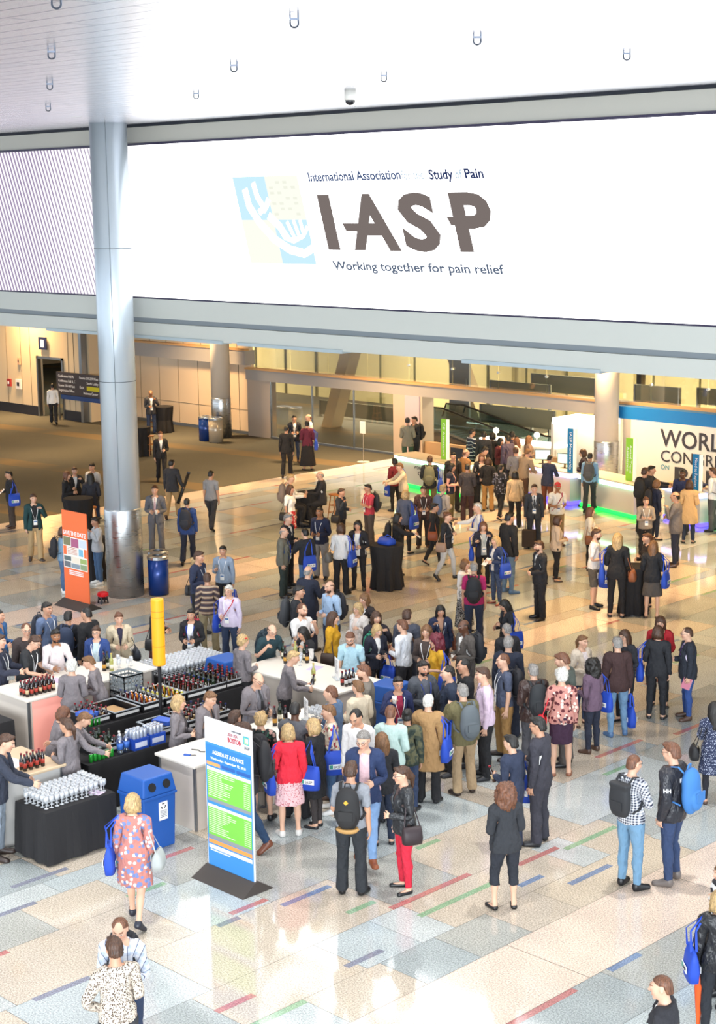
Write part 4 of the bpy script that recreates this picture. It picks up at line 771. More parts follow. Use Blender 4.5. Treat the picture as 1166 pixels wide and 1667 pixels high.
def floor():
    me=bpy.data.meshes.new('floor'); v=[];f=[];mi=[]
    def q(x0,y0,x1,y1,m,z=0.):
        b=len(v); v.extend([(x0,y0,z),(x1,y0,z),(x1,y1,z),(x0,y1,z)]); f.append((b,b+1,b+2,b+3)); mi.append(m)
    r=random.Random(11); Y0,Y1=-6.,62.
    q(-39.85,Y0,0,Y1,11,-.004)
    bands=[(-2.6,-1.4),(-11.97,-10.72),(-21.25,-20.4),(-30.75,-29.65),(-39.85,-38.75)]
    for a,b in bands:
        y=Y0+r.uniform(0,3)-3
        while y<Y1: q(a+.003,y+.004,b-.003,y+3.1-.004,6); y+=3.1
    known=[(-17.8,11.21,12.1,10),(-17.17,10.0,11.16,10),(-14.93,9.61,10.39,10),(-16.44,12.08,12.7,8),(-15.07,12.66,13.27,7),(-14.91,12.31,12.67,10),(-13.22,10.86,11.42,7),(-14.78,13.28,14.13,9),
      (-13.71,14.17,15.69,7),(-13.29,14.25,15.77,8),(-13.43,16.36,17.22,7),(-13.31,17.24,18.41,8),(-12.53,16.33,17.22,9),(-12.97,15.83,16.31,9),(-12.96,12.63,13.24,10),(-14.01,13.69,14.18,8),(-15.32,20.63,21.86,7),(-15.07,22.47,23.31,7),(-14.73,20.05,20.7,8),(-14.82,15.84,16.31,8)]
    for x,a,b,c in known: q(x-.05,a,x+.05,b,c,.0012)
    for (a0,a),(b,b1) in zip(bands[1:],bands[:-1]):
        x=b1 if False else a
        lo,hi=a,bands[bands.index((b,b1))][0]
        x=lo
        while x<hi-.05:
            wd=r.choice((.46,.46,.92,.62,.92,1.3)); x1=min(hi,x+wd)
            if hi-x1<.3: x1=hi
            y=Y0-r.uniform(0,3); last=-1
            while y<Y1:
                L=r.choice((.6,.95,1.25,1.9,1.9,2.6,3.1)); m=r.choice((0,0,0,1,1,2,2,3,5,5,4,2))
                if m==last: m=(m+2)%6
                last=m; q(x+.003,y+.003,x1-.003,y+L-.003,m)
                if r.random()<.34:
                    l=r.choice((.6,.9,1.25))
                    if not any(abs(k[0]-x)<.4 and abs(k[1]-y)<1.4 for k in known): q(x+.004,y+.1,x+.1,y+min(L,.1+l),r.choice((7,8,9,10)),.001)
                y+=L
            x=x1
    me.from_pydata(v,[],f); [me.materials.append(m) for m in FM]; me.polygons.foreach_set('material_index',mi); me.update()
    struct(link('floor',me))
    t=NT('carpet'); p=world_pos(t); n=t.N('TexNoise',{'Vector':p,'Scale':90.,'Detail':2.}).outputs[0]; s=t.N('SeparateXYZ',{0:p}).outputs
    lo=t.N('TexNoise',{'Vector':p,'Scale':.35,'Detail':2.}).outputs[0]
    band=t.math('LESS_THAN',t.math('FRACT',t.math('MULTIPLY',t.math('ADD',s[1],t.math('MULTIPLY',s[0],-.12)),.16)),.16)
    col=t.mix(t.ramp(n,.3,.7),lin('4E4D48'),lin('67645A')); col=t.mix(t.math('MULTIPLY',band,.55),col,lin('7E6848')); col=t.mix(t.ramp(lo,.45,.7),col,lin('55544F'))
    t.I(t.b.inputs['Base Color'],col); t.b.inputs['Roughness'].default_value=.95; t.b.inputs['Specular IOR Level'].default_value=.1
    struct(MB().b2((-80,-6,-.01),(-39.85,62,.004)).obj('floor_carpet',t.m))
floor()
WALLW=mat('painted_panel','C9CAC4',.5); BEIGE=None
def ceiling():
    t=NT('ceiling_metal'); p=world_pos(t)
    br=t.N('TexBrick',{'Vector':p,'Scale':1.,'Color1':lin('F6F6FC'),'Color2':lin('EEF0F8'),'Mortar':lin('8E94AC'),'Mortar Size':.012,'Brick Width':4.2,'Row Height':.36},offset=.37)
    t.I(t.b.inputs['Base Color'],br.outputs[0]); t.b.inputs['Metallic'].default_value=.85; t.b.inputs['Roughness'].default_value=.27
    n=t.N('TexNoise',{'Vector':t.scale(p,(.25,3.,1.)),'Scale':1.}).outputs[0]; bp=t.N('Bump',{'Strength':.12,'Distance':.02,'Height':n}); t.I(t.b.inputs['Normal'],bp.outputs[0])
    struct(MB().b2((-60,-10,10.62),(8,23.22,10.9)).obj('ceiling',t.m))
    struct(MB().b2((-60,23.22,10.56),(8,23.7,10.9)).obj('trim_1',mat('dark_gap','0E1420',.7)))
ceiling()
def fascia():
    FW=mat('fascia_panel','C3C6C0',.45)
    struct(MB().b2((-60,23.32,10.2),(8,23.7,10.57)).obj('wall_front_upper',mat('fascia_upper','B9B7AE',.5)))
    b=MB(); b.b2((-60,23.26,6.33),(8,23.7,6.76)); b.b2((-60,23.36,6.22),(8,23.7,6.33)); b.b2((-60,23.26,5.90),(8,23.7,6.22)); struct(b.obj('wall_front_lower',FW))
    struct(MB().b2((-60,23.34,6.225),(8,23.37,6.325)).obj('trim_2',mat('groove_shadow','7E868C',.5)))  # shadow line of the fascia groove, painted as a darker grey strip
    b=MB()
    for x in (-34,-30.6,-26.9,-20.5,-13.5): b.b2((x,23.22,5.86),(x+3.2,23.5,5.93))
    struct(b.obj('trim_3',mat('fascia_lip','A9B7BD',.4)))
    struct(MB().b2((-80,23.7,5.9),(-8,62,6.1)).obj('ceiling_soffit',mat('soffit','CFC6B4',.7)))
    # video wall
    t=NT('screen_light'); p=world_pos(t); s=t.N('SeparateXYZ',{0:p}).outputs
    u=t.math('ADD',s[0],t.math('MULTIPLY',s[2],.42)); fr=t.math('FRACT',t.math('MULTIPLY',u,7.4))
    wd=t.ramp(s[0],-30.0,-34.5); wd2=t.math('ADD',t.math('MULTIPLY',wd,.42),.03)
    st=t.math('MULTIPLY',t.math('LESS_THAN',fr,wd2),t.math('LESS_THAN',u,-24.5)); st=t.math('MULTIPLY',st,t.ramp(s[0],-30.2,-31.2))
    col=t.mix(t.math('MULTIPLY',t.ramp(s[0],-29.3,-31.5),.22),(1,1,1,1),lin('F0D8EC')); col=t.mix(st,col,lin('8A7698'))
    edge=t.math('LESS_THAN',t.math('ABSOLUTE',t.math('SUBTRACT',u,-23.52)),.018); col=t.mix(t.math('MULTIPLY',edge,.75),col,lin('9E9E9A'))
    t.I(t.b.inputs['Emission Color'],col); t.b.inputs['Base Color'].default_value=(.02,.02,.02,1); t.b.inputs['Roughness'].default_value=.5
    t.I(t.b.inputs['Emission Strength'],t.math('ADD',1.0,t.math('MULTIPLY',t.ramp(s[0],-30.5,-28.0),SCREEN-1.0)))
    scr=thing('video_wall','giant white video wall showing the grey IASP logo above the hall','screen',(-26,23.3,6.76))
    MB().b2((-34,-.02,.03),(34,.06,3.42)).obj('display',t.m,scr)
    fm=mat('screen_edge','2A2440',.5); MB().b2((-34,-.04,3.40),(34,.06,3.45)).obj('frame',fm,scr); MB().b2((-34,-.04,-.0),(34,.06,.035)).obj('frame',fm,scr)
    def letters(txt,x0,z0,h,width,c,e=.9,sh=.30,font=None,thick=0.):
        o=text(txt,h,mat('screen_'+c,c,.6,emit=e),scr,bold=thick)
        V=[v.co for v in o.data.vertices]; wd_=max(v.x for v in V); x_=min(v.x for v in V); k=width/(wd_-x_)
        for v in o.data.vertices: X=(v.co.x-x_)*k; Z=v.co.y; v.co=(x0+26+X-sh*(z0+Z-8.0),-.035+v.co.z,z0-6.76+Z)
        return o
    g='857A76'
    letters('International Association',-24.23,9.27,.18,2.55,'5A6C92',.8,thick=.04); letters('for the',-21.66,9.26,.17,.58,'B4C8D8',1.,thick=.01); letters('Study',-20.95,9.25,.18,.6,'34426E',.8,thick=.04); letters('of',-20.3,9.25,.17,.18,'B4C8D8',1.,thick=.03); letters('Pain',-20.06,9.25,.18,.45,'34426E',.8,thick=.04)
    for ch,x,wd in (('I',-24.1,.34),('A',-23.36,1.28),('S',-21.95,.96),('P',-20.58,.95)): letters(ch,x,7.97,1.03,wd,g,.8,.30,thick=.055)
    for x0,x1,z0 in ((-23.62,-22.62,8.28),(-20.85,-20.2,8.40)):
        MB().add([(x0+26-.06,-.037,z0-6.76+.16),(x0+26+.06,-.037,z0-6.76),(x1+26,-.037,z0-6.76),(x1+26-.05,-.037,z0-6.76+.16)],[(0,1,2,3)]).obj('letter_bar',mat('screen_'+g,g,.6,emit=.8),scr)
    letters('Working together for pain relief',-24.08,7.53,.17,4.45,'6A788E',.8,.30,thick=.035)
    # emblem: slanted square, two blue corners, hands drawn in white
    bl=mat('emblem_blue','C4E6FC',.6,emit=1.05); ye=mat('emblem_yellow','FBFCF0',.6,emit=.96); wh=mat('emblem_white','FFFFFF',.6,emit=SCREEN)
    def E(u,v,d=-.034):   # emblem unit square -> screen
        z=7.62+v*1.78; return (-26.97+u*2.0+26-.30*(z-9.4)*1.0+.0,d,z-6.76)
    def poly(pts,m,nm,d=-.034): MB().add([E(a,b,d) for a,b in pts],[tuple(range(len(pts)))]).obj(nm,m,scr)
    poly([(0,1),(.5,1),(.5,.5),(0,.5)],bl,'emblem_square'); poly([(.5,.5),(1,.5),(1,0),(.5,0)],bl,'emblem_square'); poly([(0,.5),(.5,.5),(.5,0),(0,0)],ye,'emblem_square'); poly([(.5,1),(1,1),(1,.5),(.5,.5)],ye,'emblem_square')
    cv=lambda pts,w,n: ribbon([E(a,b,-.038) for a,b in pts],w,wh,n,scr)
    cv([(.16,.86),(.17,.66),(.27,.48),(.45,.28),(.66,.16),(.86,.12),(1.0,.18)],.17,'emblem_hand'); cv([(.31,.93),(.33,.76),(.42,.60)],.13,'emblem_finger'); cv([(.30,.58),(.44,.66),(.50,.74)],.14,'emblem_finger'); cv([(.44,.55),(.58,.42),(.64,.30)],.16,'emblem_finger')
    cv([(.62,.30),(.74,.26),(.90,.32),(.99,.42)],.10,'emblem_hand')
    for a,b,c,d in ((.60,.42,.70,.26),(.70,.48,.77,.28),(.80,.50,.84,.30),(.90,.50,.91,.33)): cv([(a,b),(c,d)],.08,'emblem_finger')
    for i in range(7):
        for j in range(4):
            if (i*3+j*5)%7>2: poly([(.54+j*.11,.94-i*.06),(.60+j*.11,.94-i*.06),(.60+j*.11,.91-i*.06),(.54+j*.11,.91-i*.06)],mat('emblem_grain','F1F3E4',.6,emit=.95),'emblem_grain',-.036)
    return scr
def ribbon(pts,w,m,name,parent):
    v=[];f=[]
    for i,p in enumerate(pts):
        a=Vector(pts[max(0,i-1)]); b=Vector(pts[min(len(pts)-1,i+1)]); d=(b-a).normalized(); n=Vector((-d.z,0,d.x))*w/2
        v+=[tuple(Vector(p)+n),tuple(Vector(p)-n)]
    for i in range(len(pts)-1): f.append((2*i,2*i+1,2*i+3,2*i+2))
    return MB().add(v,f).obj(name,m,parent)
TXT={}
def text(s,size,m,parent=None,name='lettering',depth=.002,bold=0.,align='LEFT'):
    cu=bpy.data.curves.new('x','FONT'); cu.body=s; cu.size=size/.72; cu.extrude=depth; cu.offset=bold*size; cu.align_x=align; cu.resolution_u=3
    o=bpy.data.objects.new('x',cu); C.objects.link(o); dg=bpy.context.evaluated_depsgraph_get(); me=bpy.data.meshes.new_from_object(o.evaluated_get(dg)); bpy.data.objects.remove(o)
    me.materials.clear(); me.materials.append(m); me.name=name; return link(name,me,parent)
def text_on(s,h,m,parent,x,y,z,width=None,align='LEFT',bold=0.,vertical=False,name='lettering'):
    """lettering standing in the local XZ plane, read from -Y"""
    o=text(s,h,m,parent,name,.002,bold,align)
    V=o.data.vertices; x0=min(v.co.x for v in V); x1=max(v.co.x for v in V); k=width/(x1-x0) if width else 1.
    for v in V:
        a,b,d=v.co.x*k,v.co.y,v.co.z
        v.co=(x+b,y-d,z-a) if vertical else (x+a,y-d,z+b)
    return o
SCREEN=4.4
fascia()
def columns():
    t=NT('brushed_steel'); p=world_pos(t); n=t.N('TexNoise',{'Vector':t.scale(p,(1.,1.,14.)),'Scale':3.}).outputs[0]
    t.b.inputs['Base Color'].default_value=lin('B9BCBE'); t.b.inputs['Metallic'].default_value=.95; t.I(t.b.inputs['Roughness'],t.N('MapRange',{0:n,1:.3,2:.7,3:.24,4:.42}).outputs[0]); steel=t.m
    paint=mat('silver_paint','C2CED8',.30,.35); cream=mat('column_cream','D8CDBE',.6)
    def col(n,x,y,r,zt,z1,up,lowm,label):
        o=MB().lathe([(r,z1),(r,zt)],n=48).obj('column',up,smooth=True,loc=(x,y,0)); struct(o)
        struct(MB().lathe([(r+.015,0),(r+.015,z1-.03),(r,z1)],n=48).obj('column_sleeve',lowm,o,smooth=True))
        if n: 
            for zz in (4.95,7.9): MB().lathe([(r+.003,zz),(r+.003,zz+.015)],n=48).obj('joint_ring',mat('joint_dark','5A6670',.5),o)
            MB().tube([(r*.707*1.02,-r*.707*1.02,z1),(r*.707*1.02,-r*.707*1.02,zt)],.008,4).obj('seam',mat('joint_dark','5A6670',.5),o)
        return o
    col(1,-30.15,22.45,.41,10.62,2.05,paint,steel,'')
    col(0,-30.33,41.1,.37,5.9,1.55,cream,steel,''); col(0,-48.64,41.1,.37,5.9,1.55,cream,steel,'')
columns()
def back():
    cr=mat('wall_cream','D9C3A0',.55); ye=mat('wall_concrete','CFC496',.8); gy=mat('beam_grey','A39E9A',.6); wd=mat('wood_cap','C79A66',.5); dk=mat('dark_panel','6A6B5E',.6); steel=mat('steel_trim','8E9296',.3,.9); blk=mat('baseboard_black','1E1E26',.5)
    glass=glassy('clear_glass',.10); tint=mat('lilac_panel','B9A9B4',.5)
    struct(MB().b2((-80,61.5,0),(-8,61.8,5.9)).obj('wall_back',ye)); struct(MB().b2((-80,23.7,0),(-79.7,61.5,5.9)).obj('wall_left',cr))
    # panelled wall on the carpet side, with its dark doorway
    for n,(a,b) in enumerate(((-63.2,-59.75),(-57.9,-56.5))): 
        o=struct(MB().b2((a,40.3,0),(b,40.55,5.9)).obj('wall_panel',cr)); struct(MB().b2((a-.01,40.27,0),(b+.01,40.3,.42)).obj('baseboard_panel',blk))
    struct(MB().b2((-59.75,40.3,2.55),(-57.9,40.55,5.9)).obj('wall_over_door',cr))
    b=MB(); 
    for x in (-59.78,-57.95): b.b2((x,40.24,0),(x+.1,40.4,2.6))
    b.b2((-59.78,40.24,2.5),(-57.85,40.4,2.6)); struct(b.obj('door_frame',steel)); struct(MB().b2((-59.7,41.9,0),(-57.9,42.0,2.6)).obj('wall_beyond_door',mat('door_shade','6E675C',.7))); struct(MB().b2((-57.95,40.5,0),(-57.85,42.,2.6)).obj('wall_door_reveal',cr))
    struct(MB().b2((-63.5,40.2,0),(-63.2,40.5,2.7)).obj('door_frame_left',steel)); struct(MB().b2((-66,40.4,0),(-63.5,40.5,2.6)).obj('door_left',mat('glass_door','A8B0A0',.2)))
    struct(MB().b2((-68,40.32,2.62),(-63.2,40.55,5.9)).obj('wall_over_left_door',cr))
    seam=mat('panel_seam','8A7A62',.6); b=MB()
    for x in (-62.1,-61.,-60.3,-57.5,-57.1): b.b2((x,40.285,.42),(x+.02,40.3,5.9))
    struct(b.obj('trim_4',seam)); struct(MB().b2((-56.6,40.2,0),(-56.42,40.6,5.9)).obj('trim_5',steel))
    struct(MB().b2((-56.5,40.5,0),(-56.3,42.3,5.9)).obj('wall_return',cr))
    # white glossy panels under the beam
    gp=mat('gloss_panel','D8C0A2',.18); struct(MB().b2((-56.4,42.3,0),(-48.2,42.45,2.75)).obj('wall_gloss',gp)); b=MB()
    for x in np.arange(-55.2,-48.5,1.25): b.b2((x,42.285,0),(x+.02,42.3,2.75))
    b.b2((-56.4,42.285,.95),(-48.3,42.3,.965)); struct(b.obj('trim_6',seam)); struct(MB().b2((-56.4,42.25,0),(-48.2,42.3,.12)).obj('baseboard_gloss',steel))
    struct(MB().b2((-56.4,42.0,2.75),(-48.2,42.5,3.3)).obj('beam_left',gy)); struct(MB().b2((-56.4,42.2,3.3),(-48.2,42.4,5.9)).obj('wall_left_upper',cr)); b=MB()
    for x in np.arange(-55.5,-48.5,1.1): b.b2((x,42.185,3.35),(x+.02,42.2,5.9))
    struct(b.obj('trim_7',seam)); struct(MB().b2((-56.4,41.96,3.3),(-48.2,42.2,3.38)).obj('trim_8',wd))
    # mezzanine beam, its timber cap and glass guard
    struct(MB().b2((-48.2,42.0,2.2),(-30.2,42.6,2.6)).obj('beam_main',gy)); struct(MB().b2((-48.2,41.95,2.6),(-8,42.25,2.67)).obj('trim_9',wd)); struct(MB().b2((-48.2,42.6,2.3),(-8,42.9,2.58)).obj('ceiling_mezzanine',gy))
    struct(MB().b2((-30.3,41.5,2.22),(-8,42.2,2.6)).obj('trim_10',mat('header_blue','0A6CB4',.5)))
    struct(MB().b2((-48.2,42.08,0),(-46.9,42.4,2.2)).obj('wall_pier_left',mat('pier_grey','B8A898',.5))); struct(MB().b2((-40.3,42.0,0),(-38.9,42.6,2.2)).obj('wall_pier',mat('pier_grey','B8A898',.5))); struct(MB().b2((-39.7,41.96,.1),(-39.0,42.0,2.2)).obj('trim_11',tint))
    struct(MB().b2((-46.9,42.1,.08),(-40.3,42.13,2.2)).obj('window_1',glass)); b=MB()
    for x in (-46.9,-44.6,-42.4,-40.35): b.b2((x,42.08,0),(x+.03,42.15,2.2))
    b.b2((-46.9,42.06,0),(-40.3,42.17,.08)); struct(b.obj('window_frame',steel))
    g=thing('glass_guard','clear glass balustrade with round standoffs along the mezzanine edge','railing',(-39,42.3,2.675))
    for i,x in enumerate(np.arange(-9,28.5,2.05)):
        p=MB().b2((x+.02,0,.0),(x+2.03,.02,1.1)).obj('glass_pane',glass,g)
        if i>3:
            k=MB(); k.tube([(x+.02,-.06,.55),(x+.02,.02,.55)],.045,8); k.tube([(x+.02,-.06,1.0),(x+.02,.02,1.0)],.045,8); k.obj('standoff',mat('bright_steel','F0F0EA',.2,.9),p)
    struct(MB().b2((-8.3,23.7,0),(-8,61.5,5.9)).obj('wall_right',cr))
    # upper level backdrop seen over the guard
    for i,(x0,x1,z0,z1,y,m) in enumerate(((-62,-44,0,5.9,53,ye),(-44.2,-38,0,5.9,53.2,ye),(-38,-8.4,0,5.9,54,ye))): struct(MB().b2((x0,y,z0),(x1,y+.2,z1)).obj('wall_upper',m))
    b=MB()
    for x in np.arange(-60,-14,2.1): b.b2((x,52.9,0),(x+.04,53.,5.9))
    struct(b.obj('trim_12',mat('seam_green','6E6C4C',.6)))
    gd=thing('grey_door','tall grey door leaf standing beyond the mezzanine glass','door',(-41.7,47.1,0)); MB().b2((-.5,0,1.6),(.5,.1,2.95)).obj('leaf',mat('grey_door','7C7E80',.5),gd); MB().b2((-.5,.0,0),(.5,.1,1.6)).obj('lower_leaf',mat('grey_door','7C7E80',.5),gd); MB().box((.4,-.05,2.1),(.05,.06,.3)).obj('handle',steel,gd)
    for i,(x0,x1,z0,z1,y,lab) in enumerate(((-40.1,-37.2,1.75,2.3,47,'dark olive screen left of the cream column, behind the glass balustrade'),(-38.6,-35.6,1.95,2.6,47.6,'taller dark olive screen touching the cream column'),(-33.2,-31.3,2.05,2.65,46.5,'dark olive screen just past the cream column, above the blue header'),(-31.2,-29.0,2.05,2.6,47.3,'dark olive screen at the frame edge above the blue header'),(-40.5,-36.9,.7,1.38,46.9,'low dark olive screen behind the escalator handrail'),(-50.4,-45.6,0.1,.7,48,'low dark screen behind the leaning concrete prop'))):
        o=thing('partition_screen',lab,'partition',((x0+x1)/2,y,0)); w_=(x1-x0)/2; MB().b2((-w_,0,z0),(w_,.06,z1)).obj('panel',dk,o)
        for sx in (-w_+.05,w_-.05): MB().b2((sx-.03,-.03,0),(sx+.03,.09,z1)).obj('post',steel,o)
    # concrete props
    for i,(x,z0,z1,dx,lab) in enumerate(((-47.6,0,5.8,2.2,'tall leaning concrete prop behind the glass wall'),(-41.7,0,5.2,-2.6,'pale concrete strut leaning the other way above the beam'))):
        y=46 if i==0 else 48.6; o=tag(MB().add([(-.28,-.3,0),(.28,-.3,0),(.28,.3,0),(-.28,.3,0),(dx-.28,-.3,z1-z0),(dx+.28,-.3,z1-z0),(dx+.28,.3,z1-z0),(dx-.28,.3,z1-z0)],[(0,3,2,1),(4,5,6,7),(0,1,5,4),(1,2,6,5),(2,3,7,6),(3,0,4,7)]).obj('concrete_prop',mat('concrete','C2AE8C',.8),loc=(x,y,z0)),lab,'strut')
    # escalator running down to the right behind the counters
    es=thing('escalator','glass-sided escalator with black handrails behind the counters','escalator',(-41.6,45.5,0)); st=mat('escalator_steel','B8BCC0',.3,.8); rb=mat('handrail_rubber','18181A',.5)
    pr=[(-.4,.42),(.5,.42),(4.4,-.40),(5.4,-.40)]
    for y in (0,1.2):
        v=[];f=[]
        for x,z in pr: v+=[(x,y,z),(x,y,z+.85),(x,y+.02,z),(x,y+.02,z+.85)]
        for i in range(3): a=4*i; f+=[(a,a+4,a+5,a+1),(a+2,a+3,a+7,a+6)]
        MB().add(v,f).obj('side_glass',glassy('escalator_glass',.22,'C8DCE0'),es); MB().tube([(-.6,y,.8)]+[(x,y,z+.88) for x,z in pr],.035,6).obj('handrail',rb,es); MB().tube([(x,y-.02,z+.0) for x,z in pr],.07,6).obj('skirt_rail',st,es)
    b=MB()
    for i in range(18): x=.5+i*.225; z=.40-i*.047; b.b2((x,.05,z-.12),(x+.24,1.15,z))
    b.obj('steps',mat('step_grey','6C7074',.5,.5),es); MB().add([(-.4,.1,.38),(.5,.1,.38),(4.2,.1,-.4),(-.4,.1,-.4),(-.4,1.1,.38),(.5,1.1,.38),(4.2,1.1,-.4),(-.4,1.1,-.4)],[(0,3,2,1),(4,5,6,7),(0,1,5,4),(1,2,6,5)]).obj('truss',mat('truss_tan','A8927A',.6),es)
    struct(MB().b2((-38.9,42.1,0),(-33.0,42.3,.62)).obj('wall_low',mat('timber_dado','A88A6A',.6)))
    # lit white booth
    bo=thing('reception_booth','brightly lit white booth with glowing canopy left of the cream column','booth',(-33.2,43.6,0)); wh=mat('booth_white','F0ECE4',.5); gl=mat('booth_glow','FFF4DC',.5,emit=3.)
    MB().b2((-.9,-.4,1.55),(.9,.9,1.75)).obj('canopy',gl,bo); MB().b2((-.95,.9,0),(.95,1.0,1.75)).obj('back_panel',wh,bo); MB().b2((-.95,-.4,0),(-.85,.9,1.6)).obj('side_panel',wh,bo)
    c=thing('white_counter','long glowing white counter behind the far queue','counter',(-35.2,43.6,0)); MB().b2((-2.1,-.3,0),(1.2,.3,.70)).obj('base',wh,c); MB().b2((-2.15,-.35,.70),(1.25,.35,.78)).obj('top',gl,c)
    for x,y,z,lab in ((-36.8,43.5,.78,'glowing globe lamp at the left end of the white counter'),(-35.0,43.5,.78,'glowing globe lamp at the right end of the white counter')):
        o=thing('globe_lamp',lab,'lamp',(x,y,z)); MB().lathe([(.06,0),(.05,.04),(.02,.05),(.02,.2)],n=10).obj('stand',wh,o); MB().lathe([(0.001,.16),(.08,.2),(.11,.27),(.08,.34),(.001,.38)],n=12).obj('globe',gl,o,smooth=True)
    # congress wall
    struct(MB().b2((-29.7,41.5,0),(-8,41.7,2.22)).obj('wall_congress',mat('congress_white','D6D3D0',.5))); struct(MB().b2((-30.0,41.5,0),(-29.7,41.9,2.22)).obj('trim_13',gy))
    s=thing('wall_lettering','large dark WORLD CONGRESS lettering on the white wall','sign',(-28.6,41.49,0)); dkm=mat('letter_dark','33303A',.6)
    text_on('WORLD',.53,dkm,s,0,0,1.51,2.62,bold=.02); text_on('CONGRESS',.36,dkm,s,0,0,1.04,2.6,bold=.005); text_on('PAIN',.50,dkm,s,.5,0,.42,2.0,bold=.05); text_on('ON',.15,mat('letter_teal','2A8AA8',.6),s,.02,0,.80,.3)
def glassy(name,refl=.1,c='FFFFFF',milk=0.):
    if name in MATS: return MATS[name]
    m=bpy.data.materials.new(name); m.use_nodes=True; n=m.node_tree.nodes; n.clear(); L=m.node_tree.links
    o=n.new('ShaderNodeOutputMaterial'); mx=n.new('ShaderNodeMixShader'); t=n.new('ShaderNodeBsdfTransparent'); g=n.new('ShaderNodeBsdfGlossy'); lw=n.new('ShaderNodeLayerWeight'); mr=n.new('ShaderNodeMapRange')
    t.inputs[0].default_value=lin(c); g.inputs['Roughness'].default_value=.03; lw.inputs[0].default_value=.35; mr.inputs[3].default_value=refl; mr.inputs[4].default_value=.75
    L.new(lw.outputs['Facing'],mr.inputs[0]); L.new(mr.outputs[0],mx.inputs[0]); L.new(t.outputs[0],mx.inputs[1]); L.new(g.outputs[0],mx.inputs[2]); L.new(mx.outputs[0],o.inputs[0])
    if milk: d=n.new('ShaderNodeBsdfDiffuse'); d.inputs[0].default_value=(.9,.93,.97,1); m2=n.new('ShaderNodeMixShader'); m2.inputs[0].default_value=milk; L.new(mx.outputs[0],m2.inputs[1]); L.new(d.outputs[0],m2.inputs[2]); L.new(m2.outputs[0],o.inputs[0])
    MATS[name]=m; return m
back()
# ---------------------------------------------------------------- furniture, signs and bar goods
BLKC=fabric('1B1A1D',rough=.9); WOODT=None
def drape(name,lx,ly,h,m,parent,r=random.Random(3),folds=.025):
    """cloth over a rectangular table: flat top and a softly pleated skirt"""
    pts=[];n=44
    for i in range(n):
        t=i/n*4; k=int(t); f=t-k; c=[(-1,-1),(1,-1),(1,1),(-1,1),(-1,-1)]
        pts.append((c[k][0]*(1-f)+c[k+1][0]*f,c[k][1]*(1-f)+c[k+1][1]*f))
    v=[];f=[]
    for j,z in enumerate((h,h-.03,h*.5,.02)):
        for i,(x,y) in enumerate(pts):
            e=(0,.004,folds*(.3+.7*math.sin(i*2.4+1)**2),folds*(.2+1.6*math.sin(i*2.4+1)**2))[j]; v.append((x*(lx/2+e),y*(ly/2+e),z))
    for j in range(3):
        for i in range(n): k=(i+1)%n; f.append((j*n+i,(j+1)*n+i,(j+1)*n+k,j*n+k))
    f.append(tuple(range(n))); return MB().add(v,f).obj(name,m,parent)
def long_table(label,x0,x1,y0,y1,h=.76):
    t=thing('draped_table',label,'table',((x0+x1)/2,(y0+y1)/2,0)); drape('tablecloth',x1-x0,y1-y0,h,BLKC,t)
    MB().b2((-(x1-x0)/2+.02,-(y1-y0)/2+.02,h-.035),((x1-x0)/2-.02,(y1-y0)/2-.02,h-.006)).obj('table_board',mat('table_wood','6A5A48',.6),t); return t
def bar(label,x0,x1,y0,y1,h=1.0,front='D6CBC0',top='EDE6DC',black=None):
    t=thing('bar_counter',label,'counter',((x0+x1)/2,(y0+y1)/2,0)); a,b=(x1-x0)/2,(y1-y0)/2
    bevel(MB().b2((-a,-b,h-.045),(a,b,h)).obj('worktop',mat('laminate_top',top,.35),t),.012)
    MB().b2((-a+.06,-b+.06,.0),(a-.06,b-.06,h-.045)).obj('body',mat('laminate_'+front,front,.5),t)
    k=MB()
    for sx in (-1,1):
        for sy in (-1,1): k.box((sx*(a-.06),sy*(b-.06),(h-.045)/2),(.035,.035,h-.045))
    k.obj('edge_profile',mat('alu','9A9CA0',.35,.8),t)
    if black: MB().b2((-a+.03,-b+.05,.02),(a-.5,-b+.065,h-.06)).obj('side_drape',BLKC,t)
    return t
pk=bar('white bar with pink-lit end panel and rows of beer bottles on it',-23.0,-21.95,14.3,16.95)
MB().b2((.47,-1.2,.06),(.4725,-.2,.93)).obj('pink_light_sheet',mat('pink_light_paint','F2B4A8',.5,emit=.35,ecol='FF8A78'),pk)  # pink light on the bar, put in as a faintly glowing tinted sheet
bar('white bar with the tall menu card and leaning guests',-20.95,-18.55,17.95,19.05)
bar('white bar counter behind the blue agenda sign',-18.4,-17.5,15.45,17.2)
bar('pale bar counter with blue bottle opener next to the agenda sign',-18.4,-17.5,14.1,15.4)
bar('small wooden-topped bar at the frame edge with dark bottles',-20.1,-18.95,11.5,12.95,front='C9C8C6',top='D8C0A0',black=1)
long_table('black-draped table at the frame edge below the pink-lit bar',-23.2,-21.9,12.9,14.0); long_table('black-draped table of stemmed glasses beside the large blue bin',-18.75,-18.02,11.94,13.1)
long_table('black-draped table packed with glasses behind the yellow sign',-22.75,-21.9,17.1,18.6)
long_table('black-draped service table with red-capped bottles behind the sign pole',-21.45,-20.6,14.6,17.75)
long_table('black-draped service table with green cans in the middle of the bars',-20.05,-19.2,13.5,16.4)
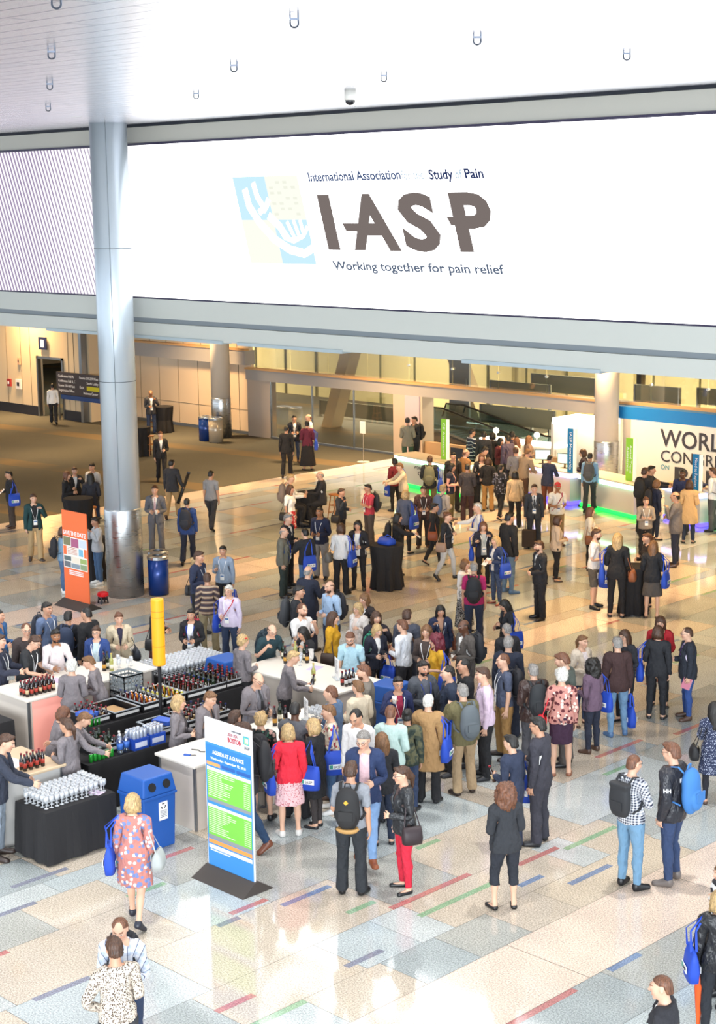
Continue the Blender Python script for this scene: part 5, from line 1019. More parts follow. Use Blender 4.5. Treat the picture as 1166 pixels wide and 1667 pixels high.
# --- glasses
GL=glassy('glass_bowl',.30,'F4F8FC',.38)
gm=MB().lathe([(.032,0),(.032,.003),(.006,.008),(.0045,.07),(.02,.085),(.036,.11),(.038,.14),(.03,.17),(.0285,.17),(.036,.14),(.034,.112),(.018,.088),(.001,.08)],n=10).mesh('wine_glass',GL,True)
r=random.Random(5)
def glass_at(x,y,z,label,grp): tag(link('wine_glass',gm,loc=(x+r.uniform(-.006,.006),y+r.uniform(-.006,.006),z)),label,'glass',grp)
for i in range(6):
    for j in range(11): glass_at(-18.66+i*.098,12.06+j*.082,.762,'clear stemmed glass in the rows on the front black table','glasses on the front black table, near rows')
for i in range(7):
    for j in range(3 if i<9 else 2): glass_at(-18.69+i*.085,12.97+j*.0-.0+j*.04 if 0 else 12.985+j*.04*1.0,.762,'clear stemmed glass at the bin end of the front black table','glasses on the front black table, bin end') if j<2 else None
for i in range(9):
    for j in range(15): glass_at(-22.68+i*.088,17.17+j*.094,.762,'clear stemmed glass in the rows behind the yellow sign','glasses on the table behind the yellow sign')
for i in range(5):
    for j in range(3): glass_at(-17.95+i*.085,16.75+j*.1,1.002,'clear stemmed glass near the menu stand on the bar behind the agenda sign','glasses on the bar behind the agenda sign')
for x,y in ((-22.3,16.4),(-22.42,16.5),(-22.25,16.55),(-22.5,16.35),(-22.6,16.6),(-22.35,16.7)): glass_at(x,y,1.002,'clear glass by the wine bottle at the far end of the pink-lit bar','glasses on the pink-lit bar')
for x,y in ((-20.5,18.75),(-20.35,18.85),(-20.2,18.7)): glass_at(x,y,1.002,'clear glass on the bar with leaning guests','glasses on the bar with leaning guests')
glass_at(-18.55,12.0,.762,'single glass standing apart at the corner of the front black table',None)
# --- bottles and cans
def bottle_kind(name,prof,col,cap,lab=None,glassish=True):
    body=MB().lathe(prof,n=10).mesh('bottle',mat('bottle_'+name,col,.12,coat=.3),True); z=prof[-1][1]
    capm=MB().lathe([(.0165,z-.012),(.0165,z+.006),(.014,z+.01)],n=8).mesh('cap',mat('cap_'+cap,cap,.35)); l=MB().lathe([(prof[1][0]+.001,.05),(prof[1][0]+.001,.115)],n=10).mesh('paper_label',mat('label_'+lab,lab,.6),True) if lab else None
    return body,capm,l
BEER=[(.028,0),(.0305,.01),(.0305,.135),(.026,.155),(.013,.185),(.0125,.235)]; WINE=[(.034,0),(.037,.01),(.037,.185),(.03,.215),(.0145,.235),(.014,.305)]; JUICE=[(.032,0),(.034,.01),(.034,.11),(.022,.135),(.017,.15),(.017,.165)]; CAN=[(.026,0),(.032,.012),(.032,.108),(.026,.122)]
BK={'beer_red':bottle_kind('beer','x' and BEER,'2A120A','8A1626','C8B08A'),'beer_blue':bottle_kind('beer2',BEER,'20120A','22306A','D8D8D8'),'beer_dark':bottle_kind('beer3',BEER,'1C0C08','7A2028','A8382C'),
 'wine_green':bottle_kind('wineg',WINE,'1A2A14','2A1A14','E0DCC8'),'wine_white':bottle_kind('winew',WINE,'A8A860','C8B060','E8E4D0'),'wine_red':bottle_kind('winer',WINE,'180A10','6A1420','C8943A'),
 'juice_o':bottle_kind('jo',JUICE,'E08A1A','F0F0F0'),'juice_y':bottle_kind('jy',JUICE,'C8C03A','E8E8E0'),'juice_r':bottle_kind('jr',JUICE,'7A1A2A','F0F0F0')}
def bottle(kind,x,y,z,label,grp):
    b,c,l=BK[kind]; o=link('bottle',b,loc=(x,y,z)); tag(o,label,'bottle',grp); link('cap',c,o)
    if l: link('paper_label',l,o)
    return o
def can_at(x,y,z,c,label,grp):
    k='can'+c
    if k not in BK: BK[k]=(MB().lathe(CAN,n=10).mesh('drink_can',mat('can_'+c,c,.3,.4),True),MB().lathe([(.001,.119),(.024,.119),(.026,.1225),(.001,.1215)],n=10).mesh('can_lid',mat('can_lid','D8D8DA',.25,.9)))
    o=tag(link('drink_can',BK[k][0],loc=(x,y,z)),label,'can',grp); link('lid',BK[k][1],o)
for i in range(3):
    for j in range(7): bottle('beer_dark' if (i+j)%3 else 'beer_red',-22.12-i*.09,14.42+j*.085,1.0,'brown beer bottle in the block at the near end of the pink-lit bar','beer bottles on the pink-lit bar')
for i,(x,y,k) in enumerate(((-22.45,16.2,'wine_red'),(-22.35,16.28,'wine_white'),(-22.5,16.3,'wine_green'))): bottle(k,x,y,1.0,('dark red','pale yellow','dark green')[i]+' wine bottle by the glasses on the pink-lit bar',None)
for i in range(2):
    for j in range(4): bottle('beer_dark',-19.1-i*.09,12.35+j*.1,1.0,'dark beer bottle on the small wooden-topped bar','beer bottles on the small wooden-topped bar')
for i,(x,y,k) in enumerate(((-20.75,18.8,'wine_green'),(-20.6,18.95,'wine_white'),(-20.5,18.62,'wine_red'),(-20.4,18.98,'wine_green'),(-20.25,18.9,'wine_red'))): bottle(k,x,y,1.0,'wine bottle standing at the bin end of the bar with leaning guests','wine bottles on the bar with leaning guests')
for i in range(7): bottle('beer_blue' if i%2 else 'beer_dark',-18.82+.09*(i%2),18.35+.085*(i//2),1.0,'beer bottle clustered in front of the light blue shirt','beer bottles in front of the light blue shirt')
bottle('wine_white',-19.35,18.2,1.0,'single pale wine bottle in the middle of the bar with leaning guests',None)
for i,(x,y) in enumerate(((-18.05,16.15),(-17.95,16.28),(-18.15,16.35))): bottle('wine_red' if i<2 else 'wine_green',x,y,1.0,'tall wine bottle on the bar behind the agenda sign','wine bottles on the bar behind the agenda sign')
for i,(x,y) in enumerate(((-17.72,14.98),(-17.62,15.05),(-17.8,15.12),(-17.66,15.18))): bottle('wine_green' if i%2 else 'beer_dark',x,y,1.0,'bottle standing close behind the blue agenda sign','bottles close behind the agenda sign')
for i in range(3): can_at(-17.6+.0*i,14.78+.07*i,1.0,'B8C8C0','silver can in the row at the agenda sign edge','silver cans at the agenda sign')
# crates of bottles along the service tables
def tray(x,y,z,lx,ly,label,h=.16,kind=None,n=(0,0),grp=None,bl='',stripe=True):
    t=thing('bottle_crate',label,'crate',(x,y,z)); m=mat('crate_black','17171A',.5); wm=mat('crate_white','E4E4E4',.5)
    b=MB(); a,c=lx/2,ly/2; b.b2((-a,-c,0),(a,c,.012)); b.b2((-a,-c,.012),(-a+.012,c,h)); b.b2((a-.012,-c,.012),(a,c,h)); b.b2((-a+.012,-c,.012),(a-.012,-c+.012,h)); b.b2((-a+.012,c-.012,.012),(a-.012,c,h)); b.obj('crate_wall',m,t)
    if stripe: k=MB(); k.b2((a,-c+.02,.05),(a+.003,c-.02,.095)); k.obj('white_band',wm,t)
    k=MB(); k.b2((-a-.01,-c-.01,h),(-a+.02,c+.01,h+.012)); k.b2((a-.02,-c-.01,h),(a+.01,c+.01,h+.012)); k.b2((-a+.02,-c-.01,h),(a-.02,-c+.02,h+.012)); k.b2((-a+.02,c-.02,h),(a-.02,c+.01,h+.012)); k.obj('rim',mat('crate_rim','C4CCD4',.3,.6),t)
    if kind:
        for i in range(n[0]):
            for j in range(n[1]):
                kk=kind if isinstance(kind,str) else kind[(i*3+j)%len(kind)]
                bottle(kk,x-a+.055+i*(lx-.1)/max(1,n[0]-1),y-c+.055+j*(ly-.1)/max(1,n[1]-1),z+.013,bl,grp)
    return t
tray(-20.98,14.83,.762,.6,.34,'black crate of maroon-capped bottles behind the ginger bartender',.12,('beer_dark','beer_red'),(5,3),'bottles behind the ginger bartender','maroon-capped bottle in the crate behind the ginger bartender')
tray(-21.0,15.32,.762,.7,.5,'empty black crate with cork lining at the near end of the long service table',.12)
MBc=mat('cork','B89468',.8); tag(MB().b2((-21.27,15.14,.776),(-20.73,15.5,.80)).obj('cork_mat',MBc),'cork-coloured mat lying in the empty crate','mat')
for i,(y,k,lab) in enumerate(((15.84,('beer_blue','juice_r','juice_o'),'blue-capped and juice'),(16.30,('juice_y','beer_red','juice_o'),'yellow juice and red-capped'),(16.75,('beer_red','beer_dark'),'red-capped beer'),(17.19,('beer_blue','wine_green','beer_red'),'mixed blue-capped'),(17.6,('beer_red',),'deep red-capped'))):
    tray(-21.0,y,.762,.72,.42,'black crate of '+lab+' bottles on the long service table',.14,k,(6,4),'bottles on the long service table, '+lab,'bottle among the '+lab+' bottles on the long service table')
for i,(y,k,lab) in enumerate(((14.0,('beer_dark','wine_green'),'dark green'),(15.75,('beer_red',),'maroon-capped'),(16.2,('beer_blue','beer_red'),'mixed navy and maroon-capped'))):
    tray(-19.7,y,.762,.6,.4,'black crate of '+lab+' bottles on the green can table',.14,k,(5,3),'bottles on the green can table, '+lab,'bottle among the '+lab+' bottles on the green can table')
tray(-19.75,15.25,.762,.55,.45,'empty silver-rimmed crate on the green can table',.12)
for i in range(6): can_at(-19.3-.0*i,13.62+.075*i,.762,'2FA33A','bright green drink can in the row on the table edge','green cans on the table edge')
for i in range(3): can_at(-20.7,14.64+.07*i,.90 if 0 else .762,'2FA33A','green can beside the empty crate','green cans beside the empty crate')
def water(x,y,label):
    t=thing('water_bottle',label,'bottle',(x,y,.762)); MB().lathe([(.045,0),(.05,.01),(.05,.2),(.03,.25),(.016,.27),(.016,.3)],n=12).obj('bottle_body',glassy('water_plastic',.25,'DCE8F4'),t,smooth=True); MB().lathe([(.051,.08),(.051,.17)],n=12).obj('paper_label',mat('water_label','3A6AC0',.5),t,smooth=True); MB().lathe([(.018,.29),(.018,.315)],n=8).obj('cap',mat('cap_white','F0F0F0',.4),t)
water(-19.28,14.14,'clear water bottle with blue label next to green cans'); water(-19.4,14.22,'second clear water bottle, behind the one next to green cans'); water(-19.3,14.27,'clear water bottle at the blue carton end of the row')
for i,(x,y,c) in enumerate(((-19.35,14.5,'2448A8'),(-19.35,14.82,'2A50B4'))):
    t=thing('drinks_carton',('blue multipack carton of cans nearest the water bottles','blue multipack carton of cans nearest the fair-haired bartender')[i],'carton',(x,y,.762)); MB().b2((-.13,-.14,0),(.13,.14,.17)).obj('box',mat('carton_'+c,c,.45),t); MB().b2((.131,-.12,.04),(.133,.1,.12)).obj('printed_panel',mat('carton_print','D8DCF0',.5),t)
    for a in range(3):
        for b in range(4): can_at(x-.08+a*.08,y-.1+b*.066,.932,'B8C0D0','silver can on top of the blue cartons','cans on top of the blue cartons')
for i in range(2): tag(MB().b2((-.16,-.1,0),(.16,.1,.05)).obj('folded_carton',mat('carton_open','3A62C4',.5),loc=(-21.0 if i else -19.75,14.62 if i else 16.25,.77+.0*i)) if 0 else MB().box((0,0,.03),(.3,.22,.06),.3).obj('folded_carton',mat('carton_open','3A62C4',.5),loc=((-20.85,14.68,.90) if i else (-19.7,15.3,.885))),('torn blue carton lying in the silver-rimmed crate','torn blue carton by the empty cork-lined crate')[i],'carton')
# plastic crates on the floor
def milk_crate(x,y,z,label,c='8A9296'):
    t=thing('plastic_crate',label,'crate',(x,y,z)); b=MB(); a=.2;h=.28
    for k in range(4): zz=.03+k*.075; b.b2((-a,-a,zz),(a,-a+.012,zz+.035)); b.b2((-a,a-.012,zz),(a,a,zz+.035)); b.b2((-a,-a,zz),(-a+.012,a,zz+.035)); b.b2((a-.012,-a,zz),(a,a,zz+.035))
    for k in range(6):
        q=-a+k*.0776; b.b2((q,-a,0),(q+.012,-a+.012,h)); b.b2((q,a-.012,0),(q+.012,a,h)); b.b2((-a,q,0),(-a+.012,q+.012,h)); b.b2((a-.012,q,0),(a,q+.012,h))
    b.b2((-a,-a,0),(a,a,.012)); b.obj('lattice',mat('crate_'+c,c,.6),t); k=MB(); k.b2((-a,-a,h-.03),(a,-a+.016,h)); k.b2((-a,a-.016,h-.03),(a,a,h)); k.b2((-a,-a,h-.03),(-a+.016,a,h)); k.b2((a-.016,-a,h-.03),(a,a,h)); k.obj('rim',mat('crate_'+c,c,.6),t)
for k in range(4): milk_crate(-21.7,16.1,k*.285,('grey plastic crate, lowest of the stack by the pink-lit bar','grey plastic crate second from the floor in the stack by the pink-lit bar','grey plastic crate third from the floor of the stack by the pink-lit bar','grey plastic crate, topmost of the stack by the pink-lit bar')[k])
for k in range(2): milk_crate(-19.25,17.65,k*.285,('tan slatted crate, lower of two under the pouring bartender','tan slatted crate, upper of two under the pouring bartender')[k],'8A7458')
# papers, menu cards
PW=mat('paper_white','F4F4F6',.6)
tag(MB().box((0,0,.001),(.5,.75,.002),.1).obj('paper_sheet',PW,loc=(-19.55,12.2,1.0)),'large white sheet lying on the small wooden-topped bar','paper'); tag(MB().box((0,0,.001),(.22,.16,.002),.3).obj('notice_card',mat('lilac_card','D8C4E0',.6),loc=(-18.2,12.9,.762)),'small lilac card on the front black table among glasses','card'); tag(MB().box((0,0,.001),(.2,.3,.002),.3).obj('notice_card',mat('lilac_card2','C8BCDC',.6),loc=(-19.9,18.75,1.0)),'small lilac card on the bar with leaning guests','card'); tag(MB().box((0,0,.001),(.3,.2,.002),.1).obj('notice_card',mat('lilac_card3','CDBCD8',.6),loc=(-22.55,15.3,1.0)),'lilac card on the pink-lit bar beside the beer bottles','card')
for k,(x,y,lab) in enumerate(((-19.15,18.55,'upright white menu card on the bar with leaning guests'),(-17.85,16.62,'upright white menu card on the bar behind the agenda sign'))):
    t=thing('menu_stand',lab,'menu',(x,y,1.0),-.5); MB().b2((-.12,-.004,.02),(.12,.004,.36)).obj('card',PW,t); MB().b2((-.13,-.05,0),(.13,.05,.02)).obj('foot',mat('acrylic','C8D0D4',.2),t)
    b=MB(); [b.b2((-.09,-.006,.31-i*.03),(.06-.03*(i%3),-.004,.32-i*.03)) for i in range(8)]; b.obj('printed_lines',mat('ink_grey','7A7E84',.6),t)
t=thing('bottle_opener','blue bottle opener lying on the pale counter','opener',(-17.95,14.35,1.0),.5); MB().b2((-.05,-.02,0),(.05,.02,.02)).obj('handle',mat('opener_blue','2C5CB8',.4),t); MB().tube([(.05,0,.01),(.12,.02,.01),(.14,.0,.01)],.006,5).obj('blade',mat('opener_steel','6A6E72',.3,.9),t)
tag(MB().tube([(0,0,.008),(.1,.05,.008),(.18,.02,.008),(.24,.08,.008)],.007,5).obj('corkscrew',mat('cork_black','222226',.4),loc=(-18.1,14.55,1.0)),'black corkscrew lying near the blue bottle opener','corkscrew')
# --- bins
def recycle_bin(x,y,label,rz=0.,w=.56,d=.56,grey=False,mark=True):
    t=thing('recycling_bin',label,'bin',(x,y,0),rz); m=mat('bin_blue','1E56A8',.45); a,b=w/2,d/2
    def fr(z0,z1,a0,b0,a1,b1): return [(-a0,-b0,z0),(a0,-b0,z0),(a0,b0,z0),(-a0,b0,z0),(-a1,-b1,z1),(a1,-b1,z1),(a1,b1,z1),(-a1,b1,z1)]
    F=[(0,3,2,1),(4,5,6,7),(0,1,5,4),(1,2,6,5),(2,3,7,6),(3,0,4,7)]
    bevel(MB().add(fr(0,.76,a*.93,b*.93,a,b),F).obj('bin_body',mat('bin_grey','7C7A74',.5) if grey else m,t),.015)
    bevel(MB().add(fr(.76,.80,a*1.07,b*1.07,a*1.07,b*1.07),F).obj('rim',m,t),.01); bevel(MB().add(fr(.80,1.06,a*1.05,b*1.05,a*.9,b*.9),F).obj('hood',m,t),.02)
    for s in (-1,1): MB().lathe([(.001,0),(.062,0),(.062,.012),(.001,.012)],n=18).obj('disposal_hole',mat('hole_black','08080A',.8),t,mat4=Matrix.Translation((a*.985,s*.125,.93))@Matrix.Rotation(math.radians(90-17),4,'Y'))
    if mark:
        l=MB().b2((a*.99,-.02,.42),(a*1.0+.004,.13,.68)).obj('notice',PW,t); ar=MB()
        for k in range(3):
            an=math.pi/2+k*2*math.pi/3; c=[.055+.034*math.cos(an),.62+.034*math.sin(an)]; tx,tz=-math.sin(an),math.cos(an); nx,nz=math.cos(an),math.sin(an)
            P2=lambda u,v:(a+.0075,c[0]+tx*u+nx*v,c[1]+tz*u+nz*v); ar.add([P2(-.022,-.007),P2(.008,-.007),P2(.008,.007),P2(-.022,.007)],[(0,1,2,3)]); ar.add([P2(.008,-.014),P2(.026,0),P2(.008,.014)],[(0,1,2)])
        ar.obj('recycling_mark',mat('ink_black','1A1A1A',.6),l); b2=MB(); [b2.b2((a+.006,.0,.55-i*.022),(a+.0075,.11,.558-i*.022)) for i in range(5)]; b2.obj('printed_lines',mat('ink_grey','7A7E84',.6),l)
    return t
recycle_bin(-17.68,13.4,'large blue recycling bin with two round holes and recycling notice'); recycle_bin(-21.4,18.05,'grey-bodied bin with blue hood behind the curly-haired bartender',-math.pi/2,grey=True,mark=False); recycle_bin(-18.2,18.85,'blue-hooded recycling bin squeezed among the crowd by the stone grey blazer',.2,mark=False)
def drum(x,y,r_,h,c,label):
    t=thing('litter_bin',label,'bin',(x,y,0)); MB().lathe([(r_,0.02),(r_,h-.08)],n=28).obj('drum',mat('drum_'+c,c,.25,.2),t,smooth=True); MB().lathe([(r_+.012,h-.08),(r_+.012,h-.02),(r_*.9,h),(r_*.55,h),(r_*.55,h-.1),(.001,h-.1)],n=28).obj('steel_lid',mat('lid_steel','C8CCD0',.25,.9),t,smooth=False); MB().lathe([(r_*.98,0),(r_*.98,.02)],n=28).obj('foot_ring',mat('drum_base','303034',.5),t)
drum(-29.62,23.0,.235,.92,'123C8C','shiny blue drum bin with steel lid by the steel column'); drum(-30.05,23.35,.235,.92,'6C7480','grey drum bin tucked behind the shiny blue drum bin'); 
drum(-48.4,40.1,.27,.95,'1A3E86','blue litter bin beside the far cream column'); drum(-47.75,40.05,.27,.95,'B8AC98','beige litter bin paired with the blue one by the far cream column')
# --- round high tables and stools
def round_table(x,y,label,r_=.40,h=1.05):
    t=thing('high_table',label,'table',(x,y,0)); n=40; v=[];f=[]
    for j,z in enumerate((h,h-.02,h-.12,.5,.02)):
        for i in range(n):
            a=2*math.pi*i/n; e=(1,1.01,.97+.03*math.sin(8*a),.82+.07*math.sin(8*a),.90+.15*math.sin(8*a))[j]; v.append((r_*e*math.cos(a),r_*e*math.sin(a),z))
    for j in range(4):
        for i in range(n): k=(i+1)%n; f.append((j*n+i,(j+1)*n+i,(j+1)*n+k,j*n+k))
    f.append(tuple(range(n))); MB().add(v,f).obj('tablecloth',BLKC,t,smooth=False); MB().lathe([(r_*.97,h-.03),(r_*.97,h-.008)],n=28).obj('table_top',mat('table_wood','6A5A48',.6),t); MB().lathe([(.28,0),(.28,.02),(.03,.05),(.03,h-.03)],n=16).obj('pedestal',mat('pedestal_black','1A1A1C',.4),t); return t
def stool(x,y,label,rz=0.,h=.74):
    t=thing('bar_stool',label,'stool',(x,y,0),rz); wm=mat('stool_wood','B0713A',.45); MB().lathe([(.001,h-.035),(.15,h-.035),(.165,h-.02),(.16,h),(.001,h+.002)],n=24).obj('seat',wm,t,smooth=False)
    for k in range(4): a=math.pi/4+k*math.pi/2; MB().tube([(.10*math.cos(a),.10*math.sin(a),h-.03),(.20*math.cos(a),.20*math.sin(a),0)],[.019,.014],6).obj('leg',wm,t)
    for z,k in ((.22,.175),(.42,.15)): MB().tube([(k*math.cos(a),k*math.sin(a),z) for a in [math.pi/4+i*math.pi/2 for i in range(5)]],.011,5).obj('rung',wm,t)
def at(px,py,z=0.): q=P(px,py,z); return q[0],q[1]
round_table(*at(267,704),'black-draped high table by the far cream wall'); round_table(*at(228,742),'black-draped high table half hidden behind the steel column'); round_table(*at(505,856),'black-draped round table where two seated people face each other',.4,.95); round_table(-26.1,26.95,'black-draped high table with a blue bag on top'); round_table(-20.5,28.85,'black-draped high table used by long-haired people',.36); round_table(-32.0,22.85,'black-draped high table behind the orange banner',.36); round_table(*at(130,872),'black-draped high table on the carpet by seated long-haired person')
for px,py,lab in ((251,704,'wooden stool at the far wall table'),(245,742,'wooden stool beside the column-side table'),(508,858,'wooden stool pulled out empty in front of the round table'),(545,846,'wooden stool under the bald person in black suit'),(474,850,'wooden stool under the blonde in white blouse'),(150,868,'wooden stool under the long-haired person in black')): stool(*at(px,py),lab)
# --- signs
def board(label,loc,rz,w,z0,z1,basew,face,name='sign_board'):
    t=thing(name,label,'sign',loc,rz); MB().b2((-w/2,-.012,z0),(w/2,.012,z1)).obj('panel',face,t)
    MB().add([(-basew/2,-.27,0),(basew/2,-.27,0),(basew/2,.27,0),(-basew/2,.27,0),(-basew/2+.03,-.03,.14),(basew/2-.03,-.03,.14),(basew/2-.03,.03,.14),(-basew/2+.03,.03,.14)],[(0,3,2,1),(4,5,6,7),(0,1,5,4),(1,2,6,5),(2,3,7,6),(3,0,4,7)]).obj('base',mat('sign_base','3A332F',.55),t)
    return t
def rect(t,x0,z0,x1,z1,c,name,y=-.0135,e=0.): return MB().b2((x0,y-.001,z0),(x1,y,z1)).obj(name,mat('print_'+c,c,.5,emit=e),t)
s=board('tall blue and green AGENDA AT A GLANCE sign on dark wedge base',(-15.80,13.32,0),0,.93,.12,2.12,1.05,mat('sign_white','E8E8EA',.4))
x0,x1=-.455,.455; zb=lambda f:.13+f*1.98
rect(s,x0,.13,x1,1.80,'3C8AD0','blue_field')
rect(s,x0,1.52,x1,1.77,'2E7CC6','title_band',-.0145)
text_on('AGENDA AT A GLANCE',.052,PW,s,0,-.017,1.66,.62,'CENTER',.02); text_on('Wednesday - September 12, 2018',.034,PW,s,0,-.017,1.585,.70,'CENTER')
for i,c in enumerate(('F0A060','2A5CA8','2A5CA8')): rect(s,x0+.02+i*.3,1.50,x0+.29+i*.3,1.545,c,'tab_box',-.016)
rect(s,x0+.02,1.43,x1-.02,1.475,'F2F4F6','white_strip',-.0145); rect(s,x0+.02,1.06,x1-.02,1.43,'78C64A','green_table',-.0145); rect(s,x0+.02,1.015,x1-.02,1.06,'8A8E92','grey_strip',-.0145)
rect(s,x0+.02,.935,x1-.02,.975,'F2F4F6','white_strip',-.0145); rect(s,x0+.02,.56,x1-.02,.935,'78C64A','green_table',-.0145); rect(s,x0+.02,.51,x1-.02,.56,'8A8E92','grey_strip',-.0145); rect(s,x0+.02,.445,x1-.02,.50,'F09A4E','orange_strip',-.0145); rect(s,x0+.02,.375,x1-.02,.425,'F2F4F6','white_strip',-.0145); rect(s,x0+.05,.345,x0+.45,.362,'DCE8F4','small_line',-.0145)
s.scale=(1,1,1.034); b=MB(); rr=random.Random(2)
for zt,n in ((1.405,13),(.91,13)):
    for i in range(n): b.b2((x0+.04,-.017,zt-i*.026),(x0+.04+rr.uniform(.25,.55),-.0155,zt+.008-i*.026)); b.b2((x1-.16,-.017,zt-i*.026-.01),(x1-.04,-.0155,zt-.004-i*.026))
b.obj('printed_lines',mat('print_pale','E2F4D4',.5),s)
text_on('BOSTON',.065,mat('print_red','B03040',.5),s,0,-.015,1.885,.27,'LEFT',.03); text_on('2018 USA',.045,mat('print_red2','A05860',.5),s,0,-.015,1.965,.2); text_on('IASP',.04,mat('print_dark','5A5E66',.5),s,.33,-.015,1.86,.1); text_on('WORLD CONGRESS',.022,mat('print_dark','5A5E66',.5),s,.08,-.015,2.03,.2)
rect(s,.31,1.92,.42,2.03,'4AA8B8','emblem',-.0145); rect(s,.335,1.93,.41,2.01,'A8D890','emblem_leaf',-.0155); rect(s,.36,1.95,.41,2.0,'E8F0F0','emblem_hand',-.0165)
o=board('tall orange SAVE THE DATE banner on dark wedge base near the steel column',(-30.0,21.0,0),0,.92,.12,2.17,1.1,mat('sign_orange','F2703C',.45),'banner_stand')
text_on('SAVE THE DATE!',.10,PW,o,0,-.016,1.62,.86,'CENTER',.02); rect(o,-.45,.86,.45,1.58,'ECEAE4','photo_field')
cs=iter('7A7A5A A85A80 C8D4E4 5A6A6E E8E0D0 9AB06A 6A7078 8A9AA8 8AA07A C8785A 7A7468'.split())
for a,z,b_,w_ in ((-.43,1.38,-.16,1.57),(-.14,1.36,.14,1.56),(.16,1.38,.43,1.56),(-.43,1.03,-.16,1.13),(-.14,1.0,.16,1.14),(.18,1.02,.43,1.13),(-.43,.88,-.18,1.01),(-.16,.88,.16,.985),(.18,.88,.43,1.0)): rect(o,a,z,b_,w_,next(cs),'photo_tile',-.0145)
rect(o,-.44,1.16,-.32,1.36,'F2703C','orange_block',-.0145); rect(o,.34,1.16,.44,1.36,'F2703C','orange_block',-.0145); rect(o,.14,1.18,.30,1.34,'7AB8D8','emblem',-.0145); b=MB(); [b.b2((-.28,-.016,1.33-i*.035),(.08,-.0145,1.345-i*.035)) for i in range(5)]; b.obj('printed_lines',mat('ink_red','C88A7A',.6),o); b=MB(); [b.b2((-.25,-.016,.80-i*.04),(.28,-.0145,.822-i*.04)) for i in range(3)]; b.obj('printed_lines',PW,o)
y=thing('lamp_post_sign','yellow drum sign on thin black pole above the bottle tables','sign',(-20.3,15.72,0)); YM=mat('sign_yellow','F2A312',.45,emit=.15); MB().lathe([(.2,0),(.2,.02),(.03,.05)],n=20).obj('base',mat('pole_black','18181C',.4),y); MB().tube([(0,0,.05),(0,0,1.66)],.03,10).obj('pole',mat('pole_black','18181C',.4),y); MB().lathe([(.001,1.62),(.098,1.62),(.104,1.64),(.104,2.68),(.098,2.70),(.001,2.70)],n=28).obj('drum',YM,y,smooth=False)
for z in (1.93,2.4,2.5): MB().lathe([(.106,z),(.106,z+.012)],n=28).obj('band',mat('sign_amber','D8860A',.5),y)
for k,(px,py,zz,h,w,c,txt,lab) in enumerate(((720,748,1.0,1.25,.22,'86C032','CE Assistance','green vertical CE Assistance sign over the far lit counter'),(926,770,1.0,1.3,.22,'0E6E9E','IASP Membership','blue vertical IASP Membership sign on the violet-lit counter'),(1022,783,1.0,1.22,.26,'86C032','Award Travel','green vertical sign on the corner of the green-lit counter'),(1123,785,1.0,1.0,.22,'0E6E9E','Need to Register','blue vertical Need to Register sign before the big lettering'))):
    q=P(px,py,zz) if k<3 else (-25.0,37.9,1); t=thing('counter_sign',lab,'sign',(q[0],q[1]+.1,zz)); MB().b2((-w/2,-.03,0),(w/2,.03,h)).obj('panel',mat('sign_'+c,c,.5,emit=.25),t); MB().b2((w/2,-.04,-.0),(w/2+.07,.04,h)).obj('edge_light',mat('sign_edge','EDE6D2',.5,emit=.5),t)
    if k==2: text_on(txt,.075,PW,t,.045-.03,-.033,h-.2,.8,vertical=True); text_on('Assistance',.075,PW,t,-.09,-.033,h-.25,.7,vertical=True)
    else: text_on(txt,.085,PW,t,-.03,-.033,h-.1,h-.2,vertical=True)
# --- registration counters
REGS=[]
def reg(label,fl,fr,led,h=1.0,txt=None,depth=.85):
    fl,fr=np.array(fl),np.array(fr); d=fr-fl; w=np.linalg.norm(d); rz=math.atan2(d[1],d[0]); c=(fl+fr)/2+np.array((-math.sin(rz),math.cos(rz)))*depth/2; REGS.append((c[0],c[1],w/2,depth/2,rz))
    t=thing('registration_counter',label,'counter',(c[0],c[1],0),rz); a,b=w/2,depth/2; MB().b2((-a+.05,-b+.06,.12),(a-.05,b-.05,h-.17)).obj('body',mat('reg_white','D8D2CC',.45),t)
    em=mat('led_'+led,led,.5,emit=3.2,ecol={'B8FFDC':'A8FFD2','B8B4FF':'B0B0FF'}[led]); MB().b2((-a,-b,h-.17),(a,b,h-.04)).obj('light_band',em,t); bevel(MB().b2((-a-.02,-b-.02,h-.04),(a+.02,b+.02,h)).obj('worktop',mat('reg_top','D8C8B4',.35),t),.008)
    gl={'B8FFDC':'18E048','B8B4FF':'5A48F0'}[led]; MB().b2((-a+.03,-b+.04,.02),(a-.03,b-.04,.12)).obj('plinth_light',mat('plinth_'+led,gl,.5,emit=2.6),t)
    if txt: text_on('WORLD CONGRESS',.1,mat('letter_dark','33303A',.6),t,0,-b+.055,h-.36,1.2,'CENTER'); text_on('ON PAIN',.12,mat('letter_dark','33303A',.6),t,0,-b+.055,h-.54,.8,'CENTER',.03)
    return t
reg('green-lit registration counter farthest from the big lettering',(-35.95,37.5),(-32.85,36.95),'B8FFDC',txt=1); reg('violet-lit registration counter under the blue membership sign',(-32.2,38.75),(-29.45,38.15),'B8B4FF'); reg('green-lit registration counter at the corner with glowing plinth',(-29.25,38.3),(-26.8,37.62),'B8FFDC'); reg('violet-lit registration counter piled with navy shirts',(-26.35,38.35),(-24.75,37.8),'B8B4FF'); reg('green-lit registration counter at the far end by the wall lettering',(-24.45,38.0),(-22.6,37.45),'B8FFDC')
